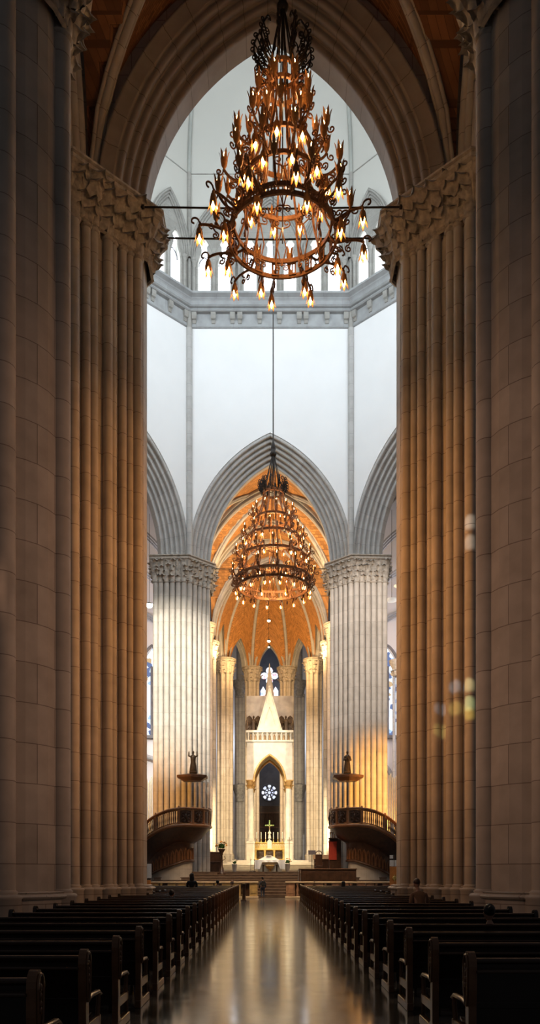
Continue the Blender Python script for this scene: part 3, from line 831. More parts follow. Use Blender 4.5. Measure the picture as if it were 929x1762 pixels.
# column of the right aisle
t = tag(empty('aisle_shaft', (12.95, 82, 0)), 'slender grey shaft with a small leafy capital at the right edge of the side aisle', 'column')
mb = MB(); mb.cyl(0, 0, 0, 21.8, .2, 12); mb.cyl(-.4, .2, 0, 21.8, .16, 12); mb.cyl(.4, .2, 0, 21.8, .16, 12); mb.build('shaft', GREY, t)
mb = MB(); mb.lathe([(.5, 21.6), (.62, 21.7), (.5, 21.8), (.62, 22.4), (.9, 22.9), (.95, 23.2)], (0, 0.1, 0), 12)
for k in range(10):
    a = 2 * PI * k / 10; leaf(mb, (.5 * math.cos(a), .1 + .5 * math.sin(a), 21.9), (math.cos(a), math.sin(a), 0), (0, 0, 1), .45, (random.random(), 0))
mb.build('capital', CARVED, t)
mb = MB(); mb.lathe([(.8, 0), (.8, .9), (.6, 1.1), (.65, 1.3), (.4, 1.5)], (0, .1, 0), 12); mb.build('base', GREY, t)
# organ pipes
PIPE = plain('pipe_metal', (0.62, 0.56, 0.42), .3, metal=.7, var=.1, scale=3)
for s, nm, xs, top in ((-1, 'left', [-11.35 + k * .15 for k in range(8)], 10.6), (1, 'right', [10.35 + k * .16 for k in range(10)], 10.9)):
    t = tag(empty('pipe_organ', (xs[0], 74, 0)), 'tall grey organ pipes standing behind the %s pulpit stair' % nm, 'organ', 'organ cases by the choir')
    for k, x in enumerate(xs):
        h = top - (.08 * k if s > 0 else .08 * (len(xs) - k)) + (.25 if k % 3 == 1 else 0)
        mb = MB(); mb.lathe([(.01, 2.2), (.055, 2.9), (.058, h - .05), (.05, h)], (x - xs[0], 0, 0), 10); mb.build('pipe', PIPE, t)
    mb = MB(); mb.cbox(((xs[-1] - xs[0]) / 2, .05, 1.2), (abs(xs[-1] - xs[0]) + .5, .7, 2.4), .04); mb.build('case', WOODD, t)
# ------------------------------------------------------------------ wrought-iron chandeliers
BRONZE = plain('bronzed_iron', (0.24, 0.105, 0.042), 0.45, metal=0.35, var=0.3, scale=10)
CUPM = plain('gilded_copper_cup', (0.42, 0.19, 0.06), 0.42, metal=0.4, var=0.25, scale=10)
BULB = glow('lit_flame_bulb', (1.0, 0.56, 0.20), 26.0)
BULB2 = glow('lit_flame_bulb_small', (1.0, 0.56, 0.20), 40.0)
def spiral(c, r, turns, a0, ux, uz, n=14, sgn=1):
    """scroll in the plane ux,uz ending at its centre"""
    c, ux, uz = Vector(c), Vector(ux), Vector(uz)
    return [c + (ux * math.cos(a0 + sgn * 2 * PI * turns * k / n) + uz * math.sin(a0 + sgn * 2 * PI * turns * k / n)) * r * (1 - .75 * k / n) for k in range(n + 1)]
def hoop(mb, r, z, h=.13, t=.035, n=48):
    rows = []
    for k in range(n):
        a = 2 * PI * k / n
        rows.append([Vector(((r + dx) * math.cos(a), (r + dx) * math.sin(a), z + dz)) for dx, dz in ((-t, -h / 2), (t, -h / 2), (t, h / 2), (-t, h / 2))])
    mb.grid(rows, closed_u=True, closed_v=True, smooth=False)
X_, Z_ = Vector((1, 0, 0)), Vector((0, 0, 1))
def arm_up(L, h, s):
    mb = MB()
    P = [Vector((0, 0, 0)), Vector((L * .35, 0, -.10 * s)), Vector((L * .75, 0, h * .15 - .04 * s)), Vector((L, 0, h))]
    path = [P[0].lerp(P[1], t).lerp(P[1].lerp(P[2], t), t).lerp(P[1].lerp(P[2], t).lerp(P[2].lerp(P[3], t), t), t) for t in [k / 8 for k in range(9)]]
    mb.tube(path, .042 * s, 6)
    mb.tube([path[3]] + spiral((L * .55, 0, -.22 * s), .12 * s, 1.3, PI / 2, X_, Z_, sgn=-1), .026 * s, 5)
    mb.tube([path[7]] + spiral((L + .16 * s, 0, h - .08 * s), .13 * s, 1.2, PI * .8, X_, Z_, sgn=1), .026 * s, 5)
    return mb
def arm_down(L, h, s):
    mb = MB()
    P = [Vector((0, 0, 0)), Vector((L * .4, 0, h * 1.1)), Vector((L * .8, 0, h + .10 * s)), Vector((L, 0, h))]
    path = [P[0].lerp(P[1], t).lerp(P[1].lerp(P[2], t), t).lerp(P[1].lerp(P[2], t).lerp(P[2].lerp(P[3], t), t), t) for t in [k / 8 for k in range(9)]]
    mb.tube(path, .042 * s, 6)
    mb.tube([path[7]] + spiral((L + .17 * s, 0, h + .10 * s), .17 * s, .75, PI * 1.0, X_, Z_, n=10, sgn=-1), .03 * s, 5)
    mb.tube([path[4]] + spiral((L * .45, 0, h * .5 - .22 * s), .12 * s, 1.3, PI / 2, X_, Z_), .026 * s, 5)
    return mb
def cup(s, up=True):
    """tulip cup with six pointed petals"""
    mb = MB(); k = 1 if up else -1
    mb.lathe([(.02 * s, -.06 * s), (.05 * s, 0), (.035 * s, .05 * s), (.09 * s, .14 * s), (.115 * s, .27 * s), (.12 * s, .36 * s)], (0, 0, 0), 12, M=Matrix.Diagonal((1, 1, k)))
    for i in range(6):
        a = 2 * PI * i / 6; w = .5
        rows = []
        for j in range(4):
            f = j / 3
            rr = (.12 + .07 * f * f) * s; z = (.34 + .27 * f) * s; ww = w * (1 - f) ** .7
            rows.append([Vector((rr * math.cos(a + g * ww), rr * math.sin(a + g * ww), z * k)) for g in (-1, 0, 1)])
        mb.grid(rows)
    return mb
def flame(s, up=True, f=1.0):
    mb = MB(); k = 1 if up else -1
    mb.lathe([(.0005, .22 * s), (.05 * s * f, .27 * s), (.075 * s * f, .36 * s), (.06 * s * f, .46 * s), (.0005, .60 * s)], (0, 0, 0), 10, M=Matrix.Diagonal((1, 1, k)))
    return mb
def chandelier(name, label, loc, hoops, bands, tiers, hub_z, crown, s, straps=12, rod_top=None, lamp_s=None, bulbmat=None, ornaments=True, rz=.13):
    """hoops [(r,z)], bands [(r0,z0,r1,z1,n)] of pierced plates, tiers [(ring r, ring z, n, phase, kind, L, h)]; z relative to loc"""
    root = tag(empty(name, loc, rz), label, 'chandelier')
    for r, z in hoops:
        mb = MB(); hoop(mb, r, z, .14 * s, .035 * s); mb.build('hoop', BRONZE, root)
    for r0, z0, r1, z1, n in bands:
        me = None
        for k in range(n):
            a = 2 * PI * (k + .5) / n
            rm, zm, h = (r0 + r1) / 2, (z0 + z1) / 2, abs(z1 - z0)
            if me is None:
                mb = MB(); w = min(.34 * s, PI * rm / n * .9)
                mb.plate([(-w / 2, -h / 2), (w / 2, -h / 2), (w / 2, h / 2), (-w / 2, h / 2)], [[(-w * .3, -h * .36), (-w * .08, -h * .36), (-w * .08, h * .36), (-w * .3, h * .36)], [(w * .08, -h * .1), (w * .3, -h * .1), (w * .3, h * .36), (w * .08, h * .36)]], .03, (0, 0, 0), (0, 1, 0), (0, 0, 1), (1, 0, 0))
                o = mb.build('pierced_plate', BRONZE, root); me = o.data
            else:
                o = bpy.data.objects.new('pierced_plate', me); COL.objects.link(o); o.parent = root
            o.location = (rm * math.cos(a), rm * math.sin(a), zm); o.rotation_euler = (0, 0, a)
    # straps down the cone, hoop to hoop
    prof = sorted(hoops, key=lambda q: -q[1])
    me = None
    for k in range(straps):
        a = 2 * PI * k / straps
        if me is None:
            mb = MB(); pts = []
            for (r0, z0), (r1, z1) in zip(prof, prof[1:]):
                for j in range(6):
                    f = j / 6; pts.append(Vector((r0 + (r1 - r0) * f - math.sin(PI * f) * .12 * s * (1 if r1 > r0 else 0), 0, z0 + (z1 - z0) * f)))
            pts.append(Vector((prof[-1][0], 0, prof[-1][1])))
            mb.tube(pts, .04 * s, 6)
            for (r, z) in prof[1:]:
                mb.tube(spiral((r + .14 * s, 0, z + .2 * s), .13 * s, 1.3, -PI / 2, X_, Z_), .025 * s, 5)
                mb.tube(spiral((r + .12 * s, 0, z - .2 * s), .12 * s, 1.3, PI / 2, X_, Z_, sgn=-1), .025 * s, 5)
            o = mb.build('strap', BRONZE, root); me = o.data
        else:
            o = bpy.data.objects.new('strap', me); COL.objects.link(o); o.parent = root
        o.rotation_euler = (0, 0, a)
    ls = lamp_s or s
    cups = {u: cup(ls, u).mesh('cup', CUPM) for u in (True, False)}
    bm_ = {u: flame(ls, u).mesh('bulb', bulbmat or BULB) for u in (True, False)}
    for r, z, n, ph, kind, L, h in tiers:
        up = kind == 'up'
        am = (arm_up if up else arm_down)(L, h, s).mesh('lamp_arm', BRONZE)
        for k in range(n):
            a = 2 * PI * (k + ph) / n
            o = bpy.data.objects.new('lamp_arm', am); COL.objects.link(o); o.parent = root
            o.location = (r * math.cos(a), r * math.sin(a), z); o.rotation_euler = (0, 0, a)
            for nm, me_ in (('cup', cups[up]), ('bulb', bm_[up])):
                c = bpy.data.objects.new(nm, me_); COL.objects.link(c); c.parent = o
                c.location = (L, 0, h); c.rotation_euler = (0, 0, random.uniform(0, 1))
    if ornaments:
        # lozenge scroll drops hanging inside the lower hoops
        me = None; r, z = prof[-2]
        for k in range(10):
            a = 2 * PI * (k + .3) / 10
            if me is None:
                mb = MB()
                for sg in (-1, 1):
                    mb.tube([(0, 0, .75 * s), (0, sg * .16 * s, .1 * s), (0, 0, -.55 * s)], .022 * s, 5)
                    mb.tube([(0, 0, .75 * s)] + spiral((0, sg * .17 * s, .95 * s), .14 * s, 1.2, -PI / 2, Vector((0, sg, 0)), Z_), .022 * s, 5)
                    mb.tube([(0, 0, -.5 * s)] + spiral((0, sg * .13 * s, -.6 * s), .11 * s, 1.2, PI / 2, Vector((0, sg, 0)), Z_, sgn=-1), .02 * s, 5)
                o = mb.build('lozenge_scroll', BRONZE, root); me = o.data
            else:
                o = bpy.data.objects.new('lozenge_scroll', me); COL.objects.link(o); o.parent = root
            o.location = (r * .78 * math.cos(a), r * .78 * math.sin(a), z + .1 * s); o.rotation_euler = (0, 0, a)
    # crown of open scrollwork plumes above the top hoop
    cr, cz, cw, chh = crown
    me = None
    for k in range(10):
        a = 2 * PI * k / 10
        if me is None:
            mb = MB()
            out = [Vector((cr + cw * math.sin(PI * min(1, t * 1.0)) ** .8 * (1 - .25 * t), 0, cz + chh * t)) for t in [j / 14 for j in range(15)]]
            mb.tube(out[:13], .03 * s, 5)
            mb.tube(out[11:13] + spiral(out[12] + Vector((-.1 * s, 0, .02)), .1 * s, .9, 0, X_, Z_), .026 * s, 5)
            for j in range(2, 12, 2):
                p = out[j]; q = Vector((cr + .02, 0, cz + chh * (j - 2) / 14 * .55 + .04))
                m = p.lerp(q, .5) + Vector((0, 0, -.08 * s))
                mb.tube([q, q.lerp(m, .6), m, m.lerp(p, .6) + Vector((0, 0, .0)), p], .024 * s, 5)
                mb.tube(spiral(p + Vector((.03 * s, 0, .06 * s)), .09 * s, 1.1, -PI / 2, X_, Z_), .024 * s, 5)
                if j > 3: mb.tube(spiral(p.lerp(q, .45) + Vector((0, 0, .12 * s)), .11 * s, 1.2, -PI / 2, X_, Z_, sgn=-1), .02 * s, 5)
            o = mb.build('scroll_plume', IRON, root); me = o.data
        else:
            o = bpy.data.objects.new('scroll_plume', me); COL.objects.link(o); o.parent = root
        o.rotation_euler = (0, 0, a)
    for k in range(12):
        a = 2 * PI * k / 12
        mb = MB(); mb.tube([(cr * math.cos(a), cr * math.sin(a), cz), (.07 * s * math.cos(a), .07 * s * math.sin(a), hub_z)], .022 * s, 5); mb.build('hanger', IRON, root)
    mb = MB(); mb.lathe([(.02, hub_z - .1 * s), (.16 * s, hub_z), (.2 * s, hub_z + .12 * s), (.12 * s, hub_z + .25 * s), (.15 * s, hub_z + .4 * s), (.06 * s, hub_z + .8 * s), (.03, hub_z + 1.0 * s)], (0, 0, 0), 12); mb.build('hub', IRON, root)
    mb = MB(); mb.tube([(0, 0, hub_z + .8 * s), (0, 0, rod_top)], .035, 6); mb.build('suspension_cable', IRON, root)
    mb = MB(); mb.tube([(0, 0, hub_z), (0, 0, prof[-1][1] - .2)], .022, 6); mb.build('centre_rod', IRON, root)
    return root
ZC = 22.95
chandelier('chandelier', 'big tiered iron chandelier with torch cups, hanging large in front of the white dome', (.335, 27, ZC),
    [(.50, 5.45), (.50, 4.9), (.98, 2.87), (1.33, 1.68), (1.62, .42), (1.80, 0)],
    [(.5, 5.45, .5, 4.9, 10), (1.62, .42, 1.8, 0, 18)],
    [(1.80, 0, 12, .0, 'down', .95, .12), (1.80, 0, 8, .3, 'down', .22, -.05), (1.62, .42, 12, .5, 'up', .62, .30),
     (1.33, 1.68, 12, .1, 'up', .62, .25), (1.33, 1.68, 10, .6, 'down', .15, .1), (.98, 2.87, 10, .2, 'up', .55, .25), (.98, 2.87, 8, .6, 'down', .12, .1), (.98, 2.87, 6, .9, 'up', .12, .5), (.5, 4.9, 8, .4, 'up', .38, -.35)],
    7.55, (.50, 5.3, .52, 1.75), 1.0, 12, 14.3)
ZC2 = 19.4
chandelier('chandelier', 'iron chandelier full of lit bulbs on a long cable before the orange choir vault', (.156, 50.1, ZC2),
    [(.62, 5.8), (1.07, 4.2), (1.6, 3.0), (2.0, 1.8), (2.29, .5), (2.18, 0)],
    [(2.29, .5, 2.18, 0, 24)],
    [(1.07, 4.2, 12, .0, 'up', .2, .35), (1.6, 3.0, 12, .5, 'up', .25, .25), (1.6, 3.0, 6, .0, 'down', .1, .0), (2.0, 1.8, 14, .2, 'up', .3, .25), (2.0, 1.8, 8, .5, 'down', .1, 0), (2.29, .5, 14, .4, 'up', .25, .35), (2.18, 0, 16, .1, 'down', .12, -.12), (2.29, .5, 8, .3, 'down', -.3, .1)],
    8.1, (.62, 5.75, .25, 1.0), 1.1, 12, 55.0, lamp_s=.8, bulbmat=BULB2, ornaments=True)
# iron tie rods across the arches
for (x0, x1, y, z, nm) in ((-5.3, 5.3, 31.45, 27.6, 'front thin iron tie rod stretched across the near arch at capital height'), (-5.3, 5.3, 33.3, 27.85, 'second thin iron tie rod across the near arch, behind and below the first'), (-5.2, 5.2, 67.4, 27.0, 'thin iron tie rod across the choir arch behind the small chandelier')):
    mb = MB(); mb.tube([(x0, y, z), ((x0 + x1) / 2, y, z - .08), (x1, y, z)], .035, 6)
    for x in (x0 * .94, x1 * .94): mb.lathe([(.035, -.06), (.08, -.05), (.08, .05), (.035, .06)], (x, y, z - .005), 8, M=Matrix.Rotation(PI / 2, 3, 'Y'))
    tag(mb.build('tie_rod', IRON), nm, 'rod', 'tie rods of the arches')
# pendant lamps on cords
LAMPG = glow('lamp_glow', (1.0, .86, .62), 18.0)
GLASSD = plain('lamp_glass_dish', (.75, .76, .74), .2, var=.05, emit=(1, .95, .85), estr=.25)
def pendant(name, label, loc, cord, r, group, dish=True):
    t = tag(empty(name, loc), label, 'lamp', group)
    mb = MB(); mb.tube([(0, 0, .25), (0, 0, cord)], .02, 5); mb.build('cord', IRON, t)
    if dish:
        mb = MB(); mb.lathe([(.02, -.02), (r * .6, .0), (r, .14), (r * .97, .17), (r * .55, .05), (.02, .04)], (0, 0, 0), 18); mb.build('shade', GLASSD, t)
        mb = MB(); mb.lathe([(.03, .05), (.09, .1), (.05, .3), (.02, .4)], (0, 0, 0), 8); mb.build('fitting', IRON, t)
        mb = MB(); mb.ball((0, 0, .12), .07, 8, 6); mb.build('bulb', LAMPG, t)
    else:
        mb = MB(); mb.lathe([(.02, .1), (r * .5, .14), (r, .0), (r * 1.02, -.03), (r * .6, .06)], (0, 0, .1), 14); mb.build('shade', IRON, t)
        mb = MB(); mb.ball((0, 0, .04), (r * .75, r * .75, r * .6), 10, 6); mb.build('bulb', LAMPG, t)
    return t
pendant('pendant_lamp', 'glass dish lamp on a long cord beyond the right clustered pier, the fuller of two', at(674, 1035, 71), 8, .62, 'glass dish lamps of the side aisles')
pendant('pendant_lamp', 'glass dish lamp cut by the right great pier, higher than its neighbour', at(689, 1011, 73), 8, .6, 'glass dish lamps of the side aisles')
pendant('pendant_lamp', 'bright lamp shining beside the left clustered pier high in the side aisle', at(257, 1042, 71), 8, .4, 'glass dish lamps of the side aisles', dish=False)
for k, (y, r) in enumerate(((1069, .22), (1104, .22), (1114, .13))):
    pendant('sanctuary_lamp', ('uppermost small lit lamp on the cord above the ciborium spire', 'middle small lit lamp on the cord above the ciborium spire', 'lowest and smallest lit lamp hanging above the ciborium spire')[k], at(462.5, y, 88 + k * 1.2), 4.0 - k * .6, r, 'small lamps above the ciborium', dish=False)
# ------------------------------------------------------------------ pews
PEWW = plain('dark_pew_wood', (0.022, 0.013, 0.009), 0.24, var=.35, scale=2.5)
PEWE = plain('highlit_pew_edge', (0.17, 0.082, 0.038), 0.30, var=.3, scale=4)  # brighter brown: warm highlights on the aisle ends put into the colour
PEWT = plain('polished_highlit_rail', (0.05, 0.028, 0.018), 0.2, var=.3, scale=3)  # lighter than the pew wood, so the rails' highlight lines are in the colour
PADM = plain('kneeler_pad', (0.10, 0.035, 0.022), .55, var=.25, scale=4)
PL = 3.4
def end_panel(mb, x, th=.075):
    pts = [(-.02, 0), (.24, 0), (.24, .10), (.12, .16), (.12, .62), (.17, .78), (.19, .98)]
    pts += [(.085 + .105 * math.cos(PI * k / 8), 1.0 + .14 * math.sin(PI * k / 8)) for k in range(9)]
    pts += [(-.02, .98), (-.02, .78), (.0, .62), (.0, .16)]
    mb.plate(pts, [], th, (x - th / 2, 0, 0), (0, 1, 0), (0, 0, 1), (1, 0, 0))
    # raised rim and carved drop on the aisle face
def make_pew(s, y, label, x0, L=PL, zs=1.0):
    """s = +1: right of the aisle (aisle end at -x side)"""
    t = tag(empty('pew', (s * x0, y, 0)), label, 'pew', 'pews %s of the aisle' % ('right' if s > 0 else 'left'))
    for x, nm in ((.0, 'aisle'), (L, 'outer')):
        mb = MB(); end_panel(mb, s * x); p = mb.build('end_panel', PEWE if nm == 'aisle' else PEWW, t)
        if nm == 'aisle':
            mb = MB(); f = -s * .045
            mb.tube([(f, .085 + .082 * math.cos(PI * k / 8), .99 + .115 * math.sin(PI * k / 8)) for k in range(9)], .014, 5)
            mb.tube([(f, .167, .99), (f, .15, .75), (f, .10, .62)], .013, 5); mb.tube([(f, .005, .99), (f, .012, .75), (f, .04, .62)], .013, 5)
            for z in (1.0, .93, .87, .82): mb.ball((f, .085, z), (.016, .03 if z > .95 else .024, .03), 8, 5)
            mb.build('carved_rosette', PEWE, p)
    xa = s * .0
    mb = MB(); mb.tube([(xa, .10, .60), (xa, .40, .635), (xa, .72, .625), (xa, .80, .59)], .03, 6, flat=(1.2, .8)); mb.build('armrest', PEWE, t)
    mb = MB(); mb.tube([(xa, .73, .62), (xa, .75, .52), (xa, .71, .40), (xa, .74, .24), (xa, .77, .10)], .026, 6); mb.build('front_leg', PEWE, t)
    mb = MB(); mb.cbox((xa, .45, .32), (.045, .66, .11), .008); mb.build('side_rail', PEWE, t)
    mb = MB(); mb.cbox((xa, .39, .055), (.085, .84, .11), .012); mb.build('foot', PEWE, t)
    mb = MB(); mb.cbox((s * L / 2, .115, .66), (L - .06, .035, .72), .008); mb.cbox((s * L / 2, .10, .62), (L - .06, .02, .06), .006); mb.build('backrest', PEWW, t)
    mb = MB(); mb.cbox((s * L / 2, .115, 1.045), (L - .06, .10, .05), .018); mb.build('top_rail', PEWT, t)
    mb = MB(); mb.cbox((s * L / 2, .02, .955), (L - .06, .15, .03), .01); mb.build('book_ledge', PEWT, t)
    mb = MB(); mb.cbox((s * L / 2, .39, .40), (L - .08, .52, .04), .012); mb.build('seat', PEWW, t)
    mb = MB(); mb.cbox((s * L / 2, -.42, .20), (L - .3, .20, .07), .03); mb.build('kneeler', PADM, t)
    for x in (.3, L - .3):
        mb = MB(); mb.tube([(s * x, .0, .22), (s * x, -.36, .17)], .028, 4); mb.tube([(s * x, -.42, .17), (s * x, -.42, .0)], .03, 4); mb.build('kneeler_bracket', PEWW, t)
    return t
ORD = ['first', 'second', 'third', 'fourth', 'fifth', 'sixth', 'seventh', 'eighth', 'ninth', 'tenth', 'eleventh', 'twelfth', 'thirteenth', 'fourteenth', 'fifteenth', 'sixteenth', 'seventeenth', 'eighteenth', 'nineteenth', 'twentieth', 'twenty-first', 'twenty-second', 'twenty-third', 'twenty-fourth', 'twenty-fifth', 'twenty-sixth']
for s, y0, n, x0, nm in ((-1, 6.25, 26, 1.95, 'left'), (1, 7.7, 25, 1.80, 'right')):
    first = {}
    for k in range(n):
        y = y0 + 1.7 * k; L = 5.5 if y > 35.6 else 2.65 if y > 29.2 else PL
        lab = 'dark wooden pew with rounded end panel, %s from the camera in the %s block' % (ORD[k], nm)
        if L not in first: first[L] = make_pew(s, y, lab, x0, L)
        else: copy_tree(first[L], (s * x0, y, 0), label=lab)
# ------------------------------------------------------------------ people
SKIN = plain('skin', (.38, .22, .15), .55, var=.06)
def skin_mesh(name, J, E, mat, root, parent, sub=2):
    """continuous body grown round a skeleton: J name -> ((x,y,z), radius or (rx,ry)), E edges"""
    names = list(J); idx = {n: i for i, n in enumerate(names)}
    me = bpy.data.meshes.new(name + '_skeleton'); me.from_pydata([J[n][0] for n in names], [(idx[a], idx[b]) for a, b in E], [])
    o = bpy.data.objects.new('skeleton', me); COL.objects.link(o)
    m = o.modifiers.new('Skin', 'SKIN'); m.use_smooth_shade = True; m.branch_smoothing = .6
    for i, n in enumerate(names):
        r = J[n][1]; r = r if isinstance(r, tuple) else (r, r)
        sv = me.skin_vertices[0].data[i]; sv.radius = r; sv.use_root = (n == root)
    sd = o.modifiers.new('Sub', 'SUBSURF'); sd.levels = sub; sd.render_levels = sub
    dg = bpy.context.evaluated_depsgraph_get(); ev = o.evaluated_get(dg)
    m2 = bpy.data.meshes.new_from_object(ev); m2.name = name
    bpy.data.objects.remove(o); bpy.data.meshes.remove(me)
    m2.materials.clear(); m2.materials.append(mat)
    for p in m2.polygons: p.use_smooth = True
    r = bpy.data.objects.new(name, m2); COL.objects.link(r); r.parent = parent
    return r
def head_mesh(mb, c, M=None, r=.1):
    """head with nose, ears, brow and chin; faces +y"""
    c = Vector(c)
    rows = []
    for j in range(11):
        t = j / 10; z = -.125 + .25 * t
        for_ = []
        wx = .078 * math.sin(PI * (t * .86 + .10)) ** .55 * (0.82 if t < .25 else 1.0); wy = .098 * math.sin(PI * (t * .88 + .08)) ** .5
        for i in range(16):
            a = 2 * PI * i / 16
            x, y = wx * math.cos(a), wy * math.sin(a) + (.012 if t < .4 else 0)
            if i == 4: y += .022 if .38 < t < .52 else (.008 if .15 < t < .3 else 0)
            if i in (3, 5) and .45 < t < .6: y -= .006
            if i in (0, 8) and .35 < t < .58: x *= 1.16
            for_.append(c + ((M @ Vector((x, y, z))) if M else Vector((x, y, z))))
        rows.append(for_)
    mb.grid(rows, closed_u=True); mb.add(rows[0], [list(range(16))]); mb.add(rows[-1], [list(range(16))])
def hand(mb, w, d, s=1):
    """relaxed hand: palm and five bent fingers; w wrist, d direction"""
    w, d = Vector(w), Vector(d).normalized(); side_ = d.cross(Vector((0, 1, 0)));
    if side_.length < .1: side_ = Vector((1, 0, 0))
    side_.normalize(); dn = d.cross(side_).normalized()
    mb.ball(w + d * .05, (.042, .025, .05), 8, 6)
    for k, L in enumerate((.068, .08, .075, .06)):
        b = w + d * .085 + side_ * (.022 * (k - 1.5))
        mb.tube([b, b + d * L * .5 + dn * .008, b + d * L * .85 + dn * .028], .009, 5)
    b = w + d * .035 + side_ * .036
    mb.tube([b, b + d * .03 + side_ * .022, b + d * .06 + side_ * .022 + dn * .012], .01, 5)
def person(label, loc, rz, pose, coat, trousers, hair, hairstyle='short', skin=SKIN, bow=0.0, scale=1.0):
    t = tag(empty('person', loc, rz), label, 'person'); t.scale = (scale,) * 3
    sit = pose == 'sit'; kn = pose == 'kneel'
    hz = .47 if sit else (.52 if kn else .88)
    py = 0.0
    sh = hz + .46; fy = bow
    neck = (0, fy * .5 + .02, sh + .08); head = (0, fy * .65 + .05, sh + .24)
    if sit: legs = {'kn': (.10, .42, .47), 'an': (.10, .42, .10), 'to': (.11, .56, .05)}
    elif kn: legs = {'kn': (.10, .14, .09), 'an': (.10, -.28, .08), 'to': (.10, -.38, .04)}
    else: legs = {'kn': (.10, .03, .47), 'an': (.10, -.02, .09), 'to': (.11, .13, .04)}
    J = {'pel': ((0, 0, hz), (.15, .11)), 'bel': ((0, fy * .15, hz + .2), (.14, .10)), 'che': ((0, fy * .4, sh - .10), (.165, .115)), 'nek': ((0, fy * .5, sh + .03), .06), 'hd': ((0, fy * .6 + .03, sh + .14), .055)}
    E = [('pel', 'bel'), ('bel', 'che'), ('che', 'nek'), ('nek', 'hd')]
    C = {k: J[k] for k in ('pel', 'bel', 'che')}; C['pel'] = ((0, 0, hz + .02), (.165, .125)); C['bel'] = (J['bel'][0], (.155, .115)); C['che'] = (J['che'][0], (.18, .13)); C['col'] = ((0, fy * .5, sh + .02), .085)
    CE = [('pel', 'bel'), ('bel', 'che'), ('che', 'col')]
    T = {'pel': ((0, 0, hz), (.155, .12))}; TE = []
    hands = []
    for sg, n in ((-1, 'l'), (1, 'r')):
        S = (sg * .19, fy * .42, sh - .04)
        if sit or kn: el, wr = (sg * .25, fy * .4 + .10, sh - .30), (sg * .07, fy * .5 + .32, sh - .24 if kn else sh - .34)
        else: el, wr = (sg * .25, fy * .3 - .02, sh - .30), (sg * .24, fy * .4 + .10, sh - .55)
        J['s' + n] = (S, .06); J['e' + n] = (el, .043); J['w' + n] = (wr, .03)
        E += [('che', 's' + n), ('s' + n, 'e' + n), ('e' + n, 'w' + n)]
        C['s' + n] = (S, .082); C['e' + n] = (el, .062); w2 = Vector(el).lerp(Vector(wr), .92); C['w' + n] = (tuple(w2), .046)
        CE += [('che', 's' + n), ('s' + n, 'e' + n), ('e' + n, 'w' + n)]
        hands.append((wr, Vector(wr) - Vector(el)))
        hp = (sg * .09, 0.02, hz - .06)
        J['h' + n] = (hp, .09); T['h' + n] = (hp, .10); E.append(('pel', 'h' + n)); TE.append(('pel', 'h' + n)); prev = 'h' + n
        for q, r, rt in (('kn', .06, .072), ('an', .038, .055), ('to', .035, None)):
            p = (sg * legs[q][0], legs[q][1], legs[q][2]); J[q + n] = (p, r); E.append((prev, q + n))
            if rt: T[q + n] = (p, rt); TE.append((prev, q + n))
            prev = q + n
    body = skin_mesh('body', J, E, skin, 'pel', t)
    mb = MB(); M = Matrix.Rotation(-bow * .9, 3, 'X'); head_mesh(mb, head, M)
    for w_, d in hands: hand(mb, w_, d)
    # head and hands belong to the one body mesh
    me = mb.mesh('tmp', skin); bm = bmesh.new(); bm.from_mesh(body.data); bm.from_mesh(me); bm.to_mesh(body.data); bm.free()
    for p in body.data.polygons: p.use_smooth = True
    skin_mesh('coat', C, CE, coat, 'pel', t); skin_mesh('trousers', T, TE, trousers, 'pel', t)
    hm = MB(); H = Vector(head)
    if hairstyle == 'short': hm.ball(H + M @ Vector((0, -.018, .035)), (.09, .108, .105), 14, 8, M)
    elif hairstyle == 'long':
        hm.lathe([(.11, -.32), (.115, -.15), (.10, .0), (.098, .08), (.07, .135), (.0005, .15)], H + Vector((0, -.03, 0)), 14, squash=(1, .95))
    elif hairstyle == 'bun':
        hm.ball(H + M @ Vector((0, -.018, .035)), (.09, .108, .105), 14, 8, M); hm.ball(H + M @ Vector((0, -.12, .06)), .05, 8, 6)
    elif hairstyle == 'fringe': hm.lathe([(.085, -.06), (.092, -.02), (.093, .02)], H + Vector((0, -.02, 0)), 14, squash=(1, 1.1))
    hm.build('hair', hair, t)
    return t
DK = plain('black_cloth', (.012, .012, .015), .8); NAVY = plain('navy_cloth', (.02, .028, .05), .8); JEAN = plain('grey_blue_denim', (.05, .065, .10), .85)
TAN = plain('tan_shirt', (.20, .11, .06), .8); BRN = plain('rust_coat', (.14, .045, .03), .8); TEAL = plain('dull_teal_cloth', (.03, .06, .075), .8)
HB = plain('black_hair', (.010, .008, .007), .5); HG = plain('grey_hair', (.35, .32, .28), .6); HBR = plain('brown_hair', (.05, .025, .014), .5)
p = person('person in a dark jacket with a backpack standing in the aisle before the choir steps', (-.55, 58.1, 0), .3, 'stand', NAVY, JEAN, HB, 'short', scale=.90)
mb = MB(); mb.cbox((0, -.20, 1.18), (.30, .16, .42), .06); mb.cbox((0, -.29, 1.10), (.22, .05, .2), .02); b = mb.build('backpack', DK, p)
mb = MB()
for sx in (-1, 1): mb.tube([(sx * .11, -.16, 1.36), (sx * .12, -.02, 1.45), (sx * .13, .13, 1.32), (sx * .13, .12, 1.1)], .018, 5)
mb.build('strap', DK, b)
def pew_y(s, near):
    y0 = 6.25 if s < 0 else 7.7
    k = round((near - y0) / 1.7); return y0 + 1.7 * k + .36
person('person with dark hair seated in a left pew in front of the great pier', (-3.35, pew_y(-1, 26), 0), 0, 'sit', DK, DK, HB, 'short')
person('person with long dark hair and wide shoulders kneeling far up the left pews', (-4.3, pew_y(-1, 43.5) + .25, .33), 0, 'kneel', DK, DK, HB, 'long', scale=1.1)
person('person in dull blue seated in the last left pews near the marble rail', (-3.1, pew_y(-1, 47), 0), 0, 'sit', TEAL, DK, HB, 'short', scale=1.1)
